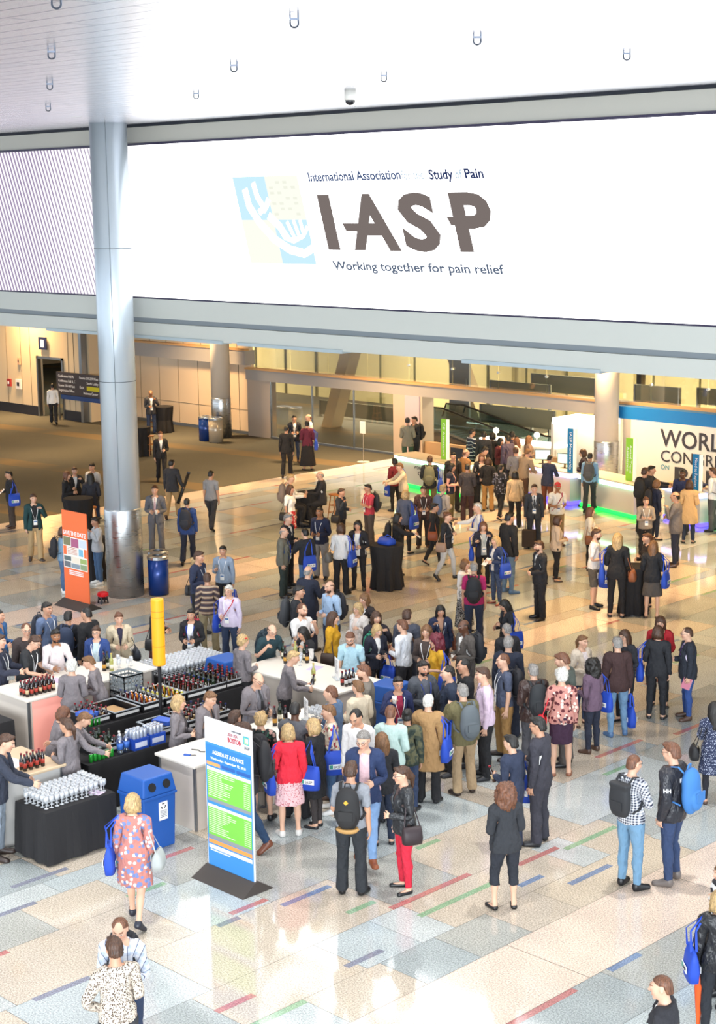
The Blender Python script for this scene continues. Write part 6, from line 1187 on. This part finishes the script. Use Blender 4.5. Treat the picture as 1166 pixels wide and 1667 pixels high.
def monitor(px,py,label,rz):
    t=thing('computer_monitor',label,'monitor',(px,py,1.0),rz); MB().b2((-.12,-.09,0),(.12,.09,.015)).obj('foot',mat('mon_black','1A1A1E',.4),t); MB().b2((-.025,-.015,.015),(.025,.015,.16)).obj('neck',mat('mon_black','1A1A1E',.4),t); MB().b2((-.24,-.02,.13),(.24,.02,.44)).obj('screen_case',mat('mon_black','1A1A1E',.4),t); MB().b2((-.225,-.023,.145),(.225,-.0205,.425)).obj('display',mat('mon_screen','C8E0D8',.3,emit=.8),t)
monitor(-31.1,38.95,'computer monitor with pale screen on violet-lit counter',.6); monitor(-30.1,38.75,'computer monitor beside the blue membership sign',.2); monitor(-33.3,37.5,'dark computer monitor on the farthest green-lit counter',math.pi)
for px,py,c,lab in ((-25.3,38.45,'20305E','heap of navy folded shirts on the counter before the lettering'),(-25.85,38.55,'E0C8A0','small tan folded cloth on the navy shirt counter')):
    t=thing('folded_shirts',lab,'clothes',(px,py,1.0)); rr=random.Random(3)
    for k in range(3 if c=='20305E' else 1): bevel(MB().box((rr.uniform(-.15,.15),rr.uniform(-.1,.1),.03+k*.055),(.55-.08*k,.36,.055),rr.uniform(-.4,.4)).obj('folded_shirt',fabric(c),t),.02)
# --- small things
q=P(613,890,1.05); 
w_=thing('post_stand','white sign holder on thin post standing on carpet','stand',(*at(592,752),0)); MB().lathe([(.22,0),(.22,.015),(.02,.03)],n=24).obj('base',mat('stand_white','D8D2C4',.4),w_); MB().tube([(0,0,.03),(0,0,1.3)],.018,8).obj('post',mat('stand_grey','B8B4AC',.3,.6),w_); MB().b2((-.13,-.03,1.0),(.13,.0,1.42)).obj('card_holder',mat('stand_card','F0EEEA',.4),w_)
g=thing('warning_device','small red-topped black floor device by the column foot','device',(*at(168,982),0),.6); MB().lathe([(.001,.17),(.12,.17),(.13,.19),(.13,.23),(.10,.26),(.001,.26)],n=20).obj('red_top',mat('device_red','C8141E',.35,emit=.3),g)
for k in range(4): a=k*math.pi/2; MB().tube([(.1*math.cos(a),.1*math.sin(a),.17),(.12*math.cos(a),.12*math.sin(a),0)],.016,5).obj('leg',mat('device_black','18181A',.4),g)
MB().lathe([(.11,.09),(.11,.12)],n=16).obj('ring',mat('device_black','18181A',.4),g)
d=thing('directory_sign','dark directory board with white lettering mounted by the doorway','sign',(-56.6,40.08,0)); MB().b2((-1.5,0,1.12),(1.6,.12,2.05)).obj('board',mat('dir_dark','3A3438',.5),d); MB().b2((-1.2,-.02,.92),(1.6,.1,1.1)).obj('blue_strip',mat('dir_blue','183C78',.5),d)
for i,(x,z,s_,wd) in enumerate(((-1.35,1.84,'Conference Hall A',1.1),(-1.35,1.64,'Conference Hall B, C',1.2),(-1.35,1.44,'Rooms 150-160 East',1.15),(-1.35,1.24,'Registration Office',1.1),(.15,1.84,'Rooms 210-259 West',1.3),(.65,1.64,'South Lobby',.8),(.15,1.44,'Exit',.3),(.4,1.22,'Business Center',1.0))): text_on(s_,.11,PW,d,x,-.005,z,wd)
MB().b2((.65,-.008,1.38),(1.5,-.002,1.56)).obj('yellow_plate',mat('dir_yellow','C8C010',.5),d)
for x in (-1.45,): MB().b2((x,0,0),(x+.06,.06,1.12)).obj('post',mat('dir_post','8A8478',.4,.6),d)
rs=thing('room_sign','navy square sign above the dark doorway','sign',(-59.2,40.2,2.9)); MB().b2((-.28,0,0),(.28,.05,.52)).obj('plate',mat('room_navy','1E2450',.5),rs); MB().b2((-.13,-.006,.1),(.13,0,.42)).obj('white_symbol',PW,rs)
for x,z,w2,h2,c,nm,lab in ((-61.1,2.15,.16,.3,'D8A888','wall_notice','small notice high on the wall left of the doorway'),(-61.95,1.15,.26,.32,'A03030','fire_alarm_box','red alarm box on the wall left of the doorway'),(-61.2,1.08,.4,.42,'F0E8E4','defibrillator_cabinet','white cabinet on the wall between red box and doorway')):
    t=thing(nm,lab,'wall fixture',(x,40.22,z)); MB().b2((-w2/2,0,0),(w2/2,.08,h2)).obj('case',mat('fix_'+c,c,.5),t); MB().b2((-w2*.25,-.006,h2*.3),(w2*.2,0,h2*.7)).obj('symbol',mat('fix_symbol','2A2A30' if c!='A03030' else 'F0F0F0',.5),t)
# luggage by the charcoal suit, bag on the table
t=thing('trolley_bag','dark wheeled bag standing next to the person in charcoal suit','bag',(*at(861,893),0),.5); bevel(MB().b2((-.17,-.11,.05),(.17,.11,.5)).obj('case',fabric('3A302C'),t),.03); MB().tube([(-.1,.1,.5),(-.1,.1,.9),(.1,.1,.9),(.1,.1,.5)],.012,5).obj('handle',mat('mon_black','1A1A1E',.4),t)
for s_ in (-1,1): MB().lathe([(.04,-.02),(.04,.02)],n=12).obj('wheel',mat('mon_black','1A1A1E',.4),t,mat4=Matrix.Translation((s_*.12,.1,.042))@Matrix.Rotation(math.pi/2,4,'X'))
# --- ceiling fittings
st=mat('hook_steel','4A505C',.35,.7); n_=0
for x,y in ((-12.34,8.69),(-16.47,11.5),(-20.69,14.39),(-25.24,17.5),(-16.64,14.43),(-21.12,17.5),(-12.2,11.37),(-12.26,14.15),(-12.43,17.14),(-16.7,17.27)):
    t=thing('ceiling_hook','steel U-shaped rigging hook hanging from the pale ceiling','hook',(x,y,10.62),math.radians(45),group='rigging hooks in the ceiling grid'); MB().tube([(-.04,0,0),(-.04,0,-.085)]+[(-.04*math.cos(a),0,-.085-.035*math.sin(a)) for a in np.linspace(.3,math.pi-.3,6)]+[(.04,0,-.085),(.04,0,0)],.010,6).obj('loop',st,t); MB().b2((-.045,-.016,-.05),(.045,.016,-.028)).obj('clamp',st,t)
t=thing('dome_camera','white and black dome camera under the ceiling','camera',(-19.4,19.28,10.62)); MB().lathe([(.10,0),(.10,-.16),(.09,-.17)],n=20).obj('housing',mat('cam_white','DAD8D2',.4),t,smooth=True); MB().lathe([(.085,-.16),(.08,-.20),(.055,-.235),(.001,-.25)],n=20).obj('dome',mat('cam_dome','14161C',.15),t,smooth=True)
for x,y in ((-28.3,20.3),(-13.5,20.4),(-18.0,9.2),(-22.0,19.5)): 
    t=thing('recessed_spotlight','small round recessed ceiling spotlight','light',(x,y,10.62),group='recessed ceiling spotlights'); MB().lathe([(.07,0),(.1,0),(.1,-.008),(.07,-.008)],n=18).obj('trim_ring',mat('ring_white','D0D0D4',.4),t); MB().lathe([(.001,-.004),(.07,-.004)],n=18).obj('lens',mat('lens_glow','FFFFFF',.5,emit=6.),t)
# ---------------------------------------------------------------- bags and things held
TB=fabric('1E48B8',rough=.6)
def grid_bag(w,d,h,puff=1.):
    v=[];f=[];n=12;prof=((0,.55,.8),(.04,.95,1),(.35,1.,1.15*puff),(.7,.97,.9*puff),(1,.9,.35))
    for z,a,b in prof:
        for i in range(n*2):
            t=2*math.pi*i/(n*2); c,s=math.cos(t),math.sin(t); e=.55
            v.append((math.copysign(abs(c)**e,c)*w/2*a,math.copysign(abs(s)**e,s)*d/2*b,z*h-h))
    m=n*2
    for j in range(len(prof)-1):
        for i in range(m): k=(i+1)%m; f.append((j*m+i,j*m+k,(j+1)*m+k,(j+1)*m+i))
    f.append(tuple(range(m))[::-1]); f.append(tuple((len(prof)-1)*m+i for i in range(m))); return MB().add(v,f)
TOTE=grid_bag(.36,.13,.38).mesh('bag_body',TB,True); LOGO={}
HANDB={}
def lw(sp,p,head=False): return sp['M']@Vector(p)
def sub(t,M,name,me): o=link(name,me,t); return o
def tote(sp,where,short):
    sc=sp['body'].scale[0]; rz=sp['rz']; hand=where[0]=='h'; s=1 if where[-1]=='L' else -1; n='L' if s>0 else 'R'
    if hand:
        q=sp['T']['ha'+n]@(Vector(KN)*Vector((s,1,1))); top=Vector((q.x+.03*s,q.y,q.z-.05)); yaw=math.pi/2
    elif where=='B': q=sp['T']['spine']@Vector((.03,.17,1.12)); top=Vector((q.x,q.y+.07,q.z)); yaw=0.
    else: top=Vector((s*(.30 if s else 0),.06,1.10)); yaw=math.pi/2+s*.12
    w=sp['M']@top
    drop=.42 if not hand else .24
    t=thing('tote_bag',short,'bag',(w.x,w.y,w.z-(.0 if not hand else .2)),rz+yaw,group='blue congress tote bags',scale=sc)
    link('bag_body',TOTE,t)
    if 'p' not in LOGO:
        LOGO['p']=MB().b2((-.11,-.085,-.27),(.11,-.079,-.19)).mesh('logo_panel',mat('tote_logo','F2F4F8',.5)); LOGO['e']=MB().b2((-.1,-.088,-.26),(-.05,-.085,-.2)).mesh('logo_mark',mat('tote_mark','3E9A8A',.5))
        x=text('IASP',.045,mat('tote_ink','3A3E46',.5)); 
        for v in x.data.vertices: a,b,c=v.co; v.co=(a*1.0-.035,-.0865-c,b-.255)
        LOGO['t']=x.data; bpy.data.objects.remove(x)
    for sd in ((0,1) if not sp.get('lod') else (0,1)):
        for k,nm in (('p','logo_panel'),('e','logo_mark'),('t','lettering')):
            o=link(nm,LOGO[k],t); o.rotation_euler=(0,0,math.pi*sd)
    if hand: pts=[[(-.1,y,-.01),(-.05,y*.6,.17),(0,0,.21),(.05,y*.6,.17),(.1,y,-.01)] for y in (-.035,.035)]
    elif where=='B': pts=[[(-.1,y,-.01),(-.11,y-.06,.25),(-.12,-.16,.36),(.0,-.09,.28),(.1,y-.02,.1),(.11,y,-.01)] for y in (-.03,)]
    else:
        ins=.13 # towards the neck
        pts=[[(-.1,y,-.01),(-.05,(.0 if 0 else y)+ (ins*.6)*(1 if s>0 else -1)*1.0*0+y,.22),(0,ins*(1 if s>0 else -1)+y*.3,.385),(.05,y,.22),(.1,y,-.01)] for y in (-.03,.03)]
    for p in pts: MB().tube(p,.014,4,.35).obj('strap',TB,t)
    return t
BP={}
def backpack(sp,c,short,square=False,oneside=False):
    key=(c,square)
    if key not in BP:
        F=Field(ax((-.24,.24,.012)),ax((-.02,.36,.012)),ax((-.32,.36,.012)))
        if square: F.cone((-.10,.10,.2),(.10,.10,.2),.07,.07,.02); F.ell((0,.10,.0),(.18,.085,.26),.02)
        else: F.ell((0,.10,-.05),(.165,.095,.25),.03); F.ell((0,.09,.13),(.14,.085,.14),.06); F.ell((0,.175,-.11),(.125,.06,.13),.015)
        if square: F.mask(lambda X,Y,Z:np.maximum(np.maximum(np.abs(X)-.15,np.abs(Z)-.22),np.maximum(.02-Y,Y-.18)),.03)
        V,Q=F.mesh(); b=MB().add(V.tolist(),Q.tolist()).mesh('pack_body',fabric(c,rough=.7),True)
        p=MB(); p.b2((-.09,.215 if not square else .175,-.12),(.09,.235 if not square else .187,-.005)); BP[key]=(b,p.mesh('front_pocket',fabric(c,rough=.6)))
        BP[key]+=(MB().tube([(-.04,.06,.26),(-.03,.07,.31),(.03,.07,.31),(.04,.06,.26)],.010,5).mesh('grab_handle',fabric(c)),)
        st=[]
        for s in (1,-1): st.append(MB().tube([(s*.10,.05,.22),(s*.11,-.02,.285),(s*.115,-.11,.27),(s*.12,-.185,.14),(s*.15,-.175,-.02),(s*.19,-.06,-.12),(s*.16,.05,-.16)],.02,6,.35).mesh('strap',fabric(c)))
        BP[key]+=(st,)
    b,p,h,st=BP[key]; yb=.115+.02+sp['fat']*.12+(.02 if sp['top'][0] in('jacket','coat','open','hood') else 0)
    M=sp['M']@sp['T']['spine']@Matrix.Translation((.0 if not oneside else .0,yb,1.23))
    t=thing('backpack',short,'bag',(0,0,0)); t.matrix_world=M
    link('pack_body',b,t); link('front_pocket',p,t); link('grab_handle',h,t)
    for k,m in enumerate(st):
        if oneside and k==1: continue
        link('strap',m,t)
    return t
def handbag(sp,side,c,short):
    s=1 if side=='L' else -1; sc=sp['body'].scale[0]; k=c
    if k not in HANDB: HANDB[k]=(grid_bag(.28,.14,.24,1.05).mesh('bag_body',fabric(c,rough=.5),True),MB().tube([(-.11,.0,-.01),(-.06,-.09,.22),(0,-.15,.44),(.06,-.09,.22),(.11,0,-.01)],.011,5,.5).mesh('strap',fabric(c,rough=.5)),MB().b2((-.10,-.079,-.12),(.10,-.07,-.03)).mesh('flap',fabric(c,rough=.5)),MB().box((0,-.083,-.1),(.03,.008,.02)).mesh('clasp',mat('clasp_brass','C8A860',.3,.9)))
    w=sp['M']@Vector((s*.32,.02,1.02)); t=thing('handbag',short,'bag',(w.x,w.y,w.z),sp['rz']+(math.pi/2 if s>0 else -math.pi/2),scale=sc)
    yaw=t.rotation_euler[2]
    for m in HANDB[k]: link(m.name.split('.')[0],m,t)
    # the strap loop runs up to the near shoulder: local -Y must point at the neck
    t.rotation_euler[2]=sp['rz']+(-math.pi/2 if s>0 else math.pi/2); 
    return t
def hand(sp,n,off=.055,palm=.03):
    s=1 if n=='L' else -1; m=Vector((s,1,1)); k=Vector(WR)*m+Vector(AD)*m*(.085); nn=Vector((-math.cos(AA)*s,0,-math.sin(AA)))*palm
    return sp['M']@(sp['T']['ha'+n]@(k+nn))
def held(sp,tok,short):
    n=tok[-1]; kind=tok[:-1]; w=hand(sp,n); rz=sp['rz']
    if kind=='phone':
        t=thing('mobile_phone','dark mobile phone held by '+short,'phone',w,rz); t.rotation_euler=(math.radians(-35),0,rz); MB().b2((-.037,-.005,-.03),(.037,.005,.12)).obj('case',mat('phone_case','1A1A20',.3),t); MB().b2((-.033,.005,-.025),(.033,.006,.115)).obj('display',mat('phone_display','5A6A80',.15,emit=.3),t)
    elif kind=='cup':
        t=thing('drinking_cup','cup held by '+short,'cup',w,rz); MB().lathe([(.03,-.05),(.04,.06),(.036,.06),(.028,-.045)],n=14).obj('cup_wall',mat('cup_white','EAE6E0',.4),t,smooth=True); MB().lathe([(.001,.045),(.035,.045)],n=14).obj('drink',mat('drink_amber','C87838',.2),t)
    elif kind=='paper': t=tag(MB().box((0,0,.0),(.16,.004,.22)).obj('paper_sheet',PW,loc=w),'white paper held by '+short,'paper'); t.rotation_euler=(math.radians(-50),0,rz)
    elif kind=='book':
        t=thing('notebook','pink-edged notebook held by '+short,'book',w,rz); t.rotation_euler=(0,.3,rz+1.2); MB().box((0,0,-.05),(.15,.02,.2)).obj('cover',mat('book_pink','C87A90',.5),t); MB().box((.004,0,-.05),(.145,.014,.19)).obj('pages',PW,t)
    elif kind=='bottle':
        t=bottle('beer_red' if 'suit' in short else 'wine_red',w.x,w.y,w.z-.1,('beer' if 'suit' in short else 'wine')+' bottle held by '+short,None); t.rotation_euler=(.25,.2,rz)
    elif kind=='umb':
        t=thing('folded_umbrella','orange and white folded umbrella held by '+short,'umbrella',w,rz); MB().lathe([(.012,-.75),(.05,-.2),(.045,-.08),(.012,-.03)],n=12).obj('canopy',fabric('E2571E','stripe','F0E8E0','E2571E'),t); MB().tube([(0,0,-.8),(0,0,.05),(.03,0,.09),(.06,0,.05)],.009,6).obj('shaft',mat('umb_black','222222',.4),t)
    else: return
# ---------------------------------------------------------------- people
build_templates()
def place(sp):
    hx,hy,fy=sp['xy']; base=1.75 if sp['sex']=='m' else 1.64
    lean=math.radians(sp['lean']); vx,vy=757.,15281.
    if sp['legs']=='T': base=1.70 if sp['h'] is None else sp['h']
    if fy:
        fx=hx+(vx-hx)*(fy-hy)/(vy-hy); g=P(fx,fy-2); lo,hi=1.3,2.2
        for _ in range(30):
            m_=(lo+hi)/2
            if proj((g[0],g[1],m_))[1]<hy: hi=m_
            else: lo=m_
        h=min(max(m_,1.56 if sp['sex']=='f' else 1.63),1.92)
        g=P(hx,hy,h); sp['h']=h
    else:
        h=sp['h'] or base; z=h*(1-.42*(1-math.cos(lean))) if lean else h
        if sp['legs']=='T': z=h-(.0 if sp['z'] is None else 0)+ (sp['z'] if sp['z'] is not None else 0)*.0; z=1.72*1.0*.97-.0; h=1.72; 
        g=P(hx,hy,z); sp['h']=h
    v=np.array([g[0],g[1]]); v/=np.linalg.norm(v); r_=np.array([v[1],-v[0]]); a=math.radians(sp['face'])
    d=-v*math.cos(a)+r_*math.sin(a); sp['rz']=math.atan2(d[0],-d[1]) # local -Y maps to d
    if lean: g[:2]-=d*math.sin(lean)*.62*h/1.75
    if sp['legs']=='T': sp['z']=-.155*h/1.75
    sp['x'],sp['y']=g[0],g[1]
    px=FL*h/np.linalg.norm(np.array([g[0],g[1],HC-1])); sp['lod']=0 if px>128 else 1
    return sp
BLOCK=[(-23.0,-21.95,14.3,16.95),(-20.95,-18.55,17.95,19.05),(-18.4,-17.5,15.45,17.2),(-18.4,-17.5,14.1,15.4),(-20.1,-18.95,11.5,12.95),(-18.75,-18.02,11.94,13.1),(-22.75,-21.9,17.1,18.6),(-21.45,-20.6,14.6,17.75),(-20.05,-19.2,13.5,16.4),
 (-17.96,-17.4,13.1,13.7),(-18.5,-17.9,18.55,19.15),(-21.7,-21.1,17.75,18.35)]
ROUND=[(-32,22.85,.36),(-20.5,28.85,.36),(-26.1,26.95,.4),(*at(130,872),.36),(*at(512,846),.36),(*at(267,704),.36),(-30.15,22.45,.43)]
def settle(S):
    """keep people from standing inside each other or the counters: slide along the line of sight (a person a little taller or shorter), then a little sideways"""
    X=np.array([[s['x'],s['y']] for s in S]); X0=X.copy(); fixed=np.array([.35 if s['xy'][2] else 1. for s in S]); seated=np.array([s['legs']=='T' for s in S])
    V=X/np.linalg.norm(X,axis=1,keepdims=True); R_=np.stack([V[:,1],-V[:,0]],1); rad=np.array([.235+.5*s['fat'] for s in S]); dist=np.linalg.norm(X,axis=1)
    for it in range(260):
        F=np.zeros_like(X)
        for i in range(len(S)):
            d=X[i]-X; l=np.linalg.norm(d,axis=1); m=(l<rad[i]+rad)&(l>1e-6)
            for j in np.nonzero(m)[0]: F[i]+=d[j]/l[j]*(rad[i]+rad[j]-l[j])*.5
            for (x,y,q) in ROUND:
                d_=X[i]-np.array((x,y)); l_=np.linalg.norm(d_)
                if l_<q+.17 and not seated[i]: F[i]+=d_/l_*(q+.17-l_)*.5
            for (cx,cy,hx,hy,rz) in REGS:
                ca,sa=math.cos(rz),math.sin(rz); d_=X[i]-np.array((cx,cy)); u,v=d_[0]*ca+d_[1]*sa,-d_[0]*sa+d_[1]*ca
                if abs(u)<hx+.17 and abs(v)<hy+.17:
                    if hy+.17-abs(v)<hx+.17-abs(u): q=math.copysign(hy+.17-abs(v),v); F[i]+=np.array((-sa,ca))*q*.5
                    else: q=math.copysign(hx+.17-abs(u),u); F[i]+=np.array((ca,sa))*q*.5
            for (x0,x1,y0,y1) in BLOCK:
                g=.17; px,py=X[i]
                if x0-g<px<x1+g and y0-g<py<y1+g and not seated[i]:
                    e=[(px-x0+g,(-1,0)),(x1+g-px,(1,0)),(py-y0+g,(0,-1)),(y1+g-py,(0,1))]; q=min(e,key=lambda t:t[0]); F[i]+=np.array(q[1])*q[0]*.5
        a=(F*V).sum(1); b=(F*R_).sum(1); F=V*(a*(.5+.5*fixed))[:,None]+R_*(b*.32)[:,None]; F[seated]=0
        X+=F*.7; D=X-X0; a=np.clip((D*V).sum(1),-.75*(.3+.7*fixed),.75*(.3+.7*fixed)); b=np.clip((D*R_).sum(1),-.13,.13); X=X0+V*a[:,None]+R_*b[:,None]
    for s,x,x0,v,l in zip(S,X,X0,V,dist):
        if s['legs']!='T':
            k=np.linalg.norm(x)/l; s['h']=min(1.93,max(1.52,HC-(HC-s['h'])*k))
        s['x'],s['y']=x
S=[place(parse(line)) for line in PEOPLE.strip().split('\n')]
settle(S)
for sp in S:
    sp['group']=sp['group'].replace('_',' ')
    L=sp['label'].split(); short=' '.join(L[:9]) if len(L)>9 else sp['label']
    for bad in (' and',' with',' in',' by',' the',' at',' to',' of',' behind',' a'): 
        if short.endswith(bad): short=short[:-len(bad)]
    person(sp); short='the '+short
    fit=lambda pre:' '.join((pre+short).split()[:16])
    if 'sailing' in sp['label']:
        for n_,M_ in (('uaL',Matrix(((0,-AD[0],math.cos(AA),0),(1,0,0,0),(0,-AD[2],math.sin(AA),0),(0,0,0,1)))),('spine',Matrix(((-1,0,0,0),(0,0,1,0),(0,1,0,0),(0,0,0,1))))):
            M_.translation=Vector(SH+AD*.2)+Vector((math.cos(AA),0,math.sin(AA)))*.080 if n_=='uaL' else Vector((.12,.168,1.33))
            x_=text('HH',.05,PW,sp['body'],'logo_mark',.003,.03); x_.matrix_local=sp['T'][n_]@M_
    for e in sp['ex']:
        if e.startswith('tote'): tote(sp,e[4:],fit('blue tote bag carried by '))
        elif e in('thL','thR'): tote(sp,'h'+e[-1],fit('blue tote bag hand-held by '))
        elif e.startswith('bpsq:'): backpack(sp,e[5:],fit('square black backpack worn by '),True)
        elif e.startswith('bp'):
            t=backpack(sp,e.split(':')[1],fit('backpack worn by '),False,e.startswith('bpL'))
            if 'tan base' in sp['label']: MB().box((0,0,0),(.045,.006,.045)).obj('leather_patch',mat('patch_yellow','D8A030',.6),t,mat4=Matrix.Translation((0,.190,.10))@Matrix.Rotation(.785,4,'Y')); MB().lathe([(.11,-.29),(.135,-.26),(.12,-.235)],n=20).obj('tan_base',mat('pack_tan','B08850',.7),t,mat4=Matrix.Translation((0,.10,-.02))@Matrix.Diagonal((1.1,.75,1,1)))
        elif e.startswith('hb'): handbag(sp,e[2],e.split(':')[1],fit('handbag carried by '))
        elif e=='flower':
            MB().lathe([(.001,0),(.03,.012),(.035,.025),(.001,.02)],n=10).obj('hair_flower',mat('flower_red','D8202E',.5),sp['body'],mat4=sp['T']['head']@Matrix.Translation((-.09,.02,1.70)))
        elif e[-1] in 'LR' and e[:-1] in('phone','cup','paper','book','bottle','umb'): held(sp,e,' '.join(short.split()[:9]))
        elif e=='tube:R':
            w=hand(sp,'R'); t=thing('poster_tube','long black poster tube carried by '+short,'tube',w,sp['rz']); t.rotation_euler=(.35,-.25,sp['rz']); MB().lathe([(.05,-.45),(.05,.5)],n=14).obj('tube_body',mat('tube_black','1A1A1C',.5),t,smooth=True); MB().lathe([(.053,.46),(.053,.51)],n=14).obj('end_cap',mat('tube_cap','2A2A2E',.4),t)
q=P(613,886,1.06); t=thing('bag_heap','crumpled blue bag lying on the high table','bag',(-26.1,26.95,1.052)); bb=grid_bag(.42,.3,.16,1.).mesh('bag_body',TB,True); o=link('bag_body',bb,t); o.location=(0,0,.16); MB().tube([(-.12,0,.13),(-.05,.08,.2),(.08,.06,.18),(.15,-.05,.12)],.013,5).obj('strap',TB,t)
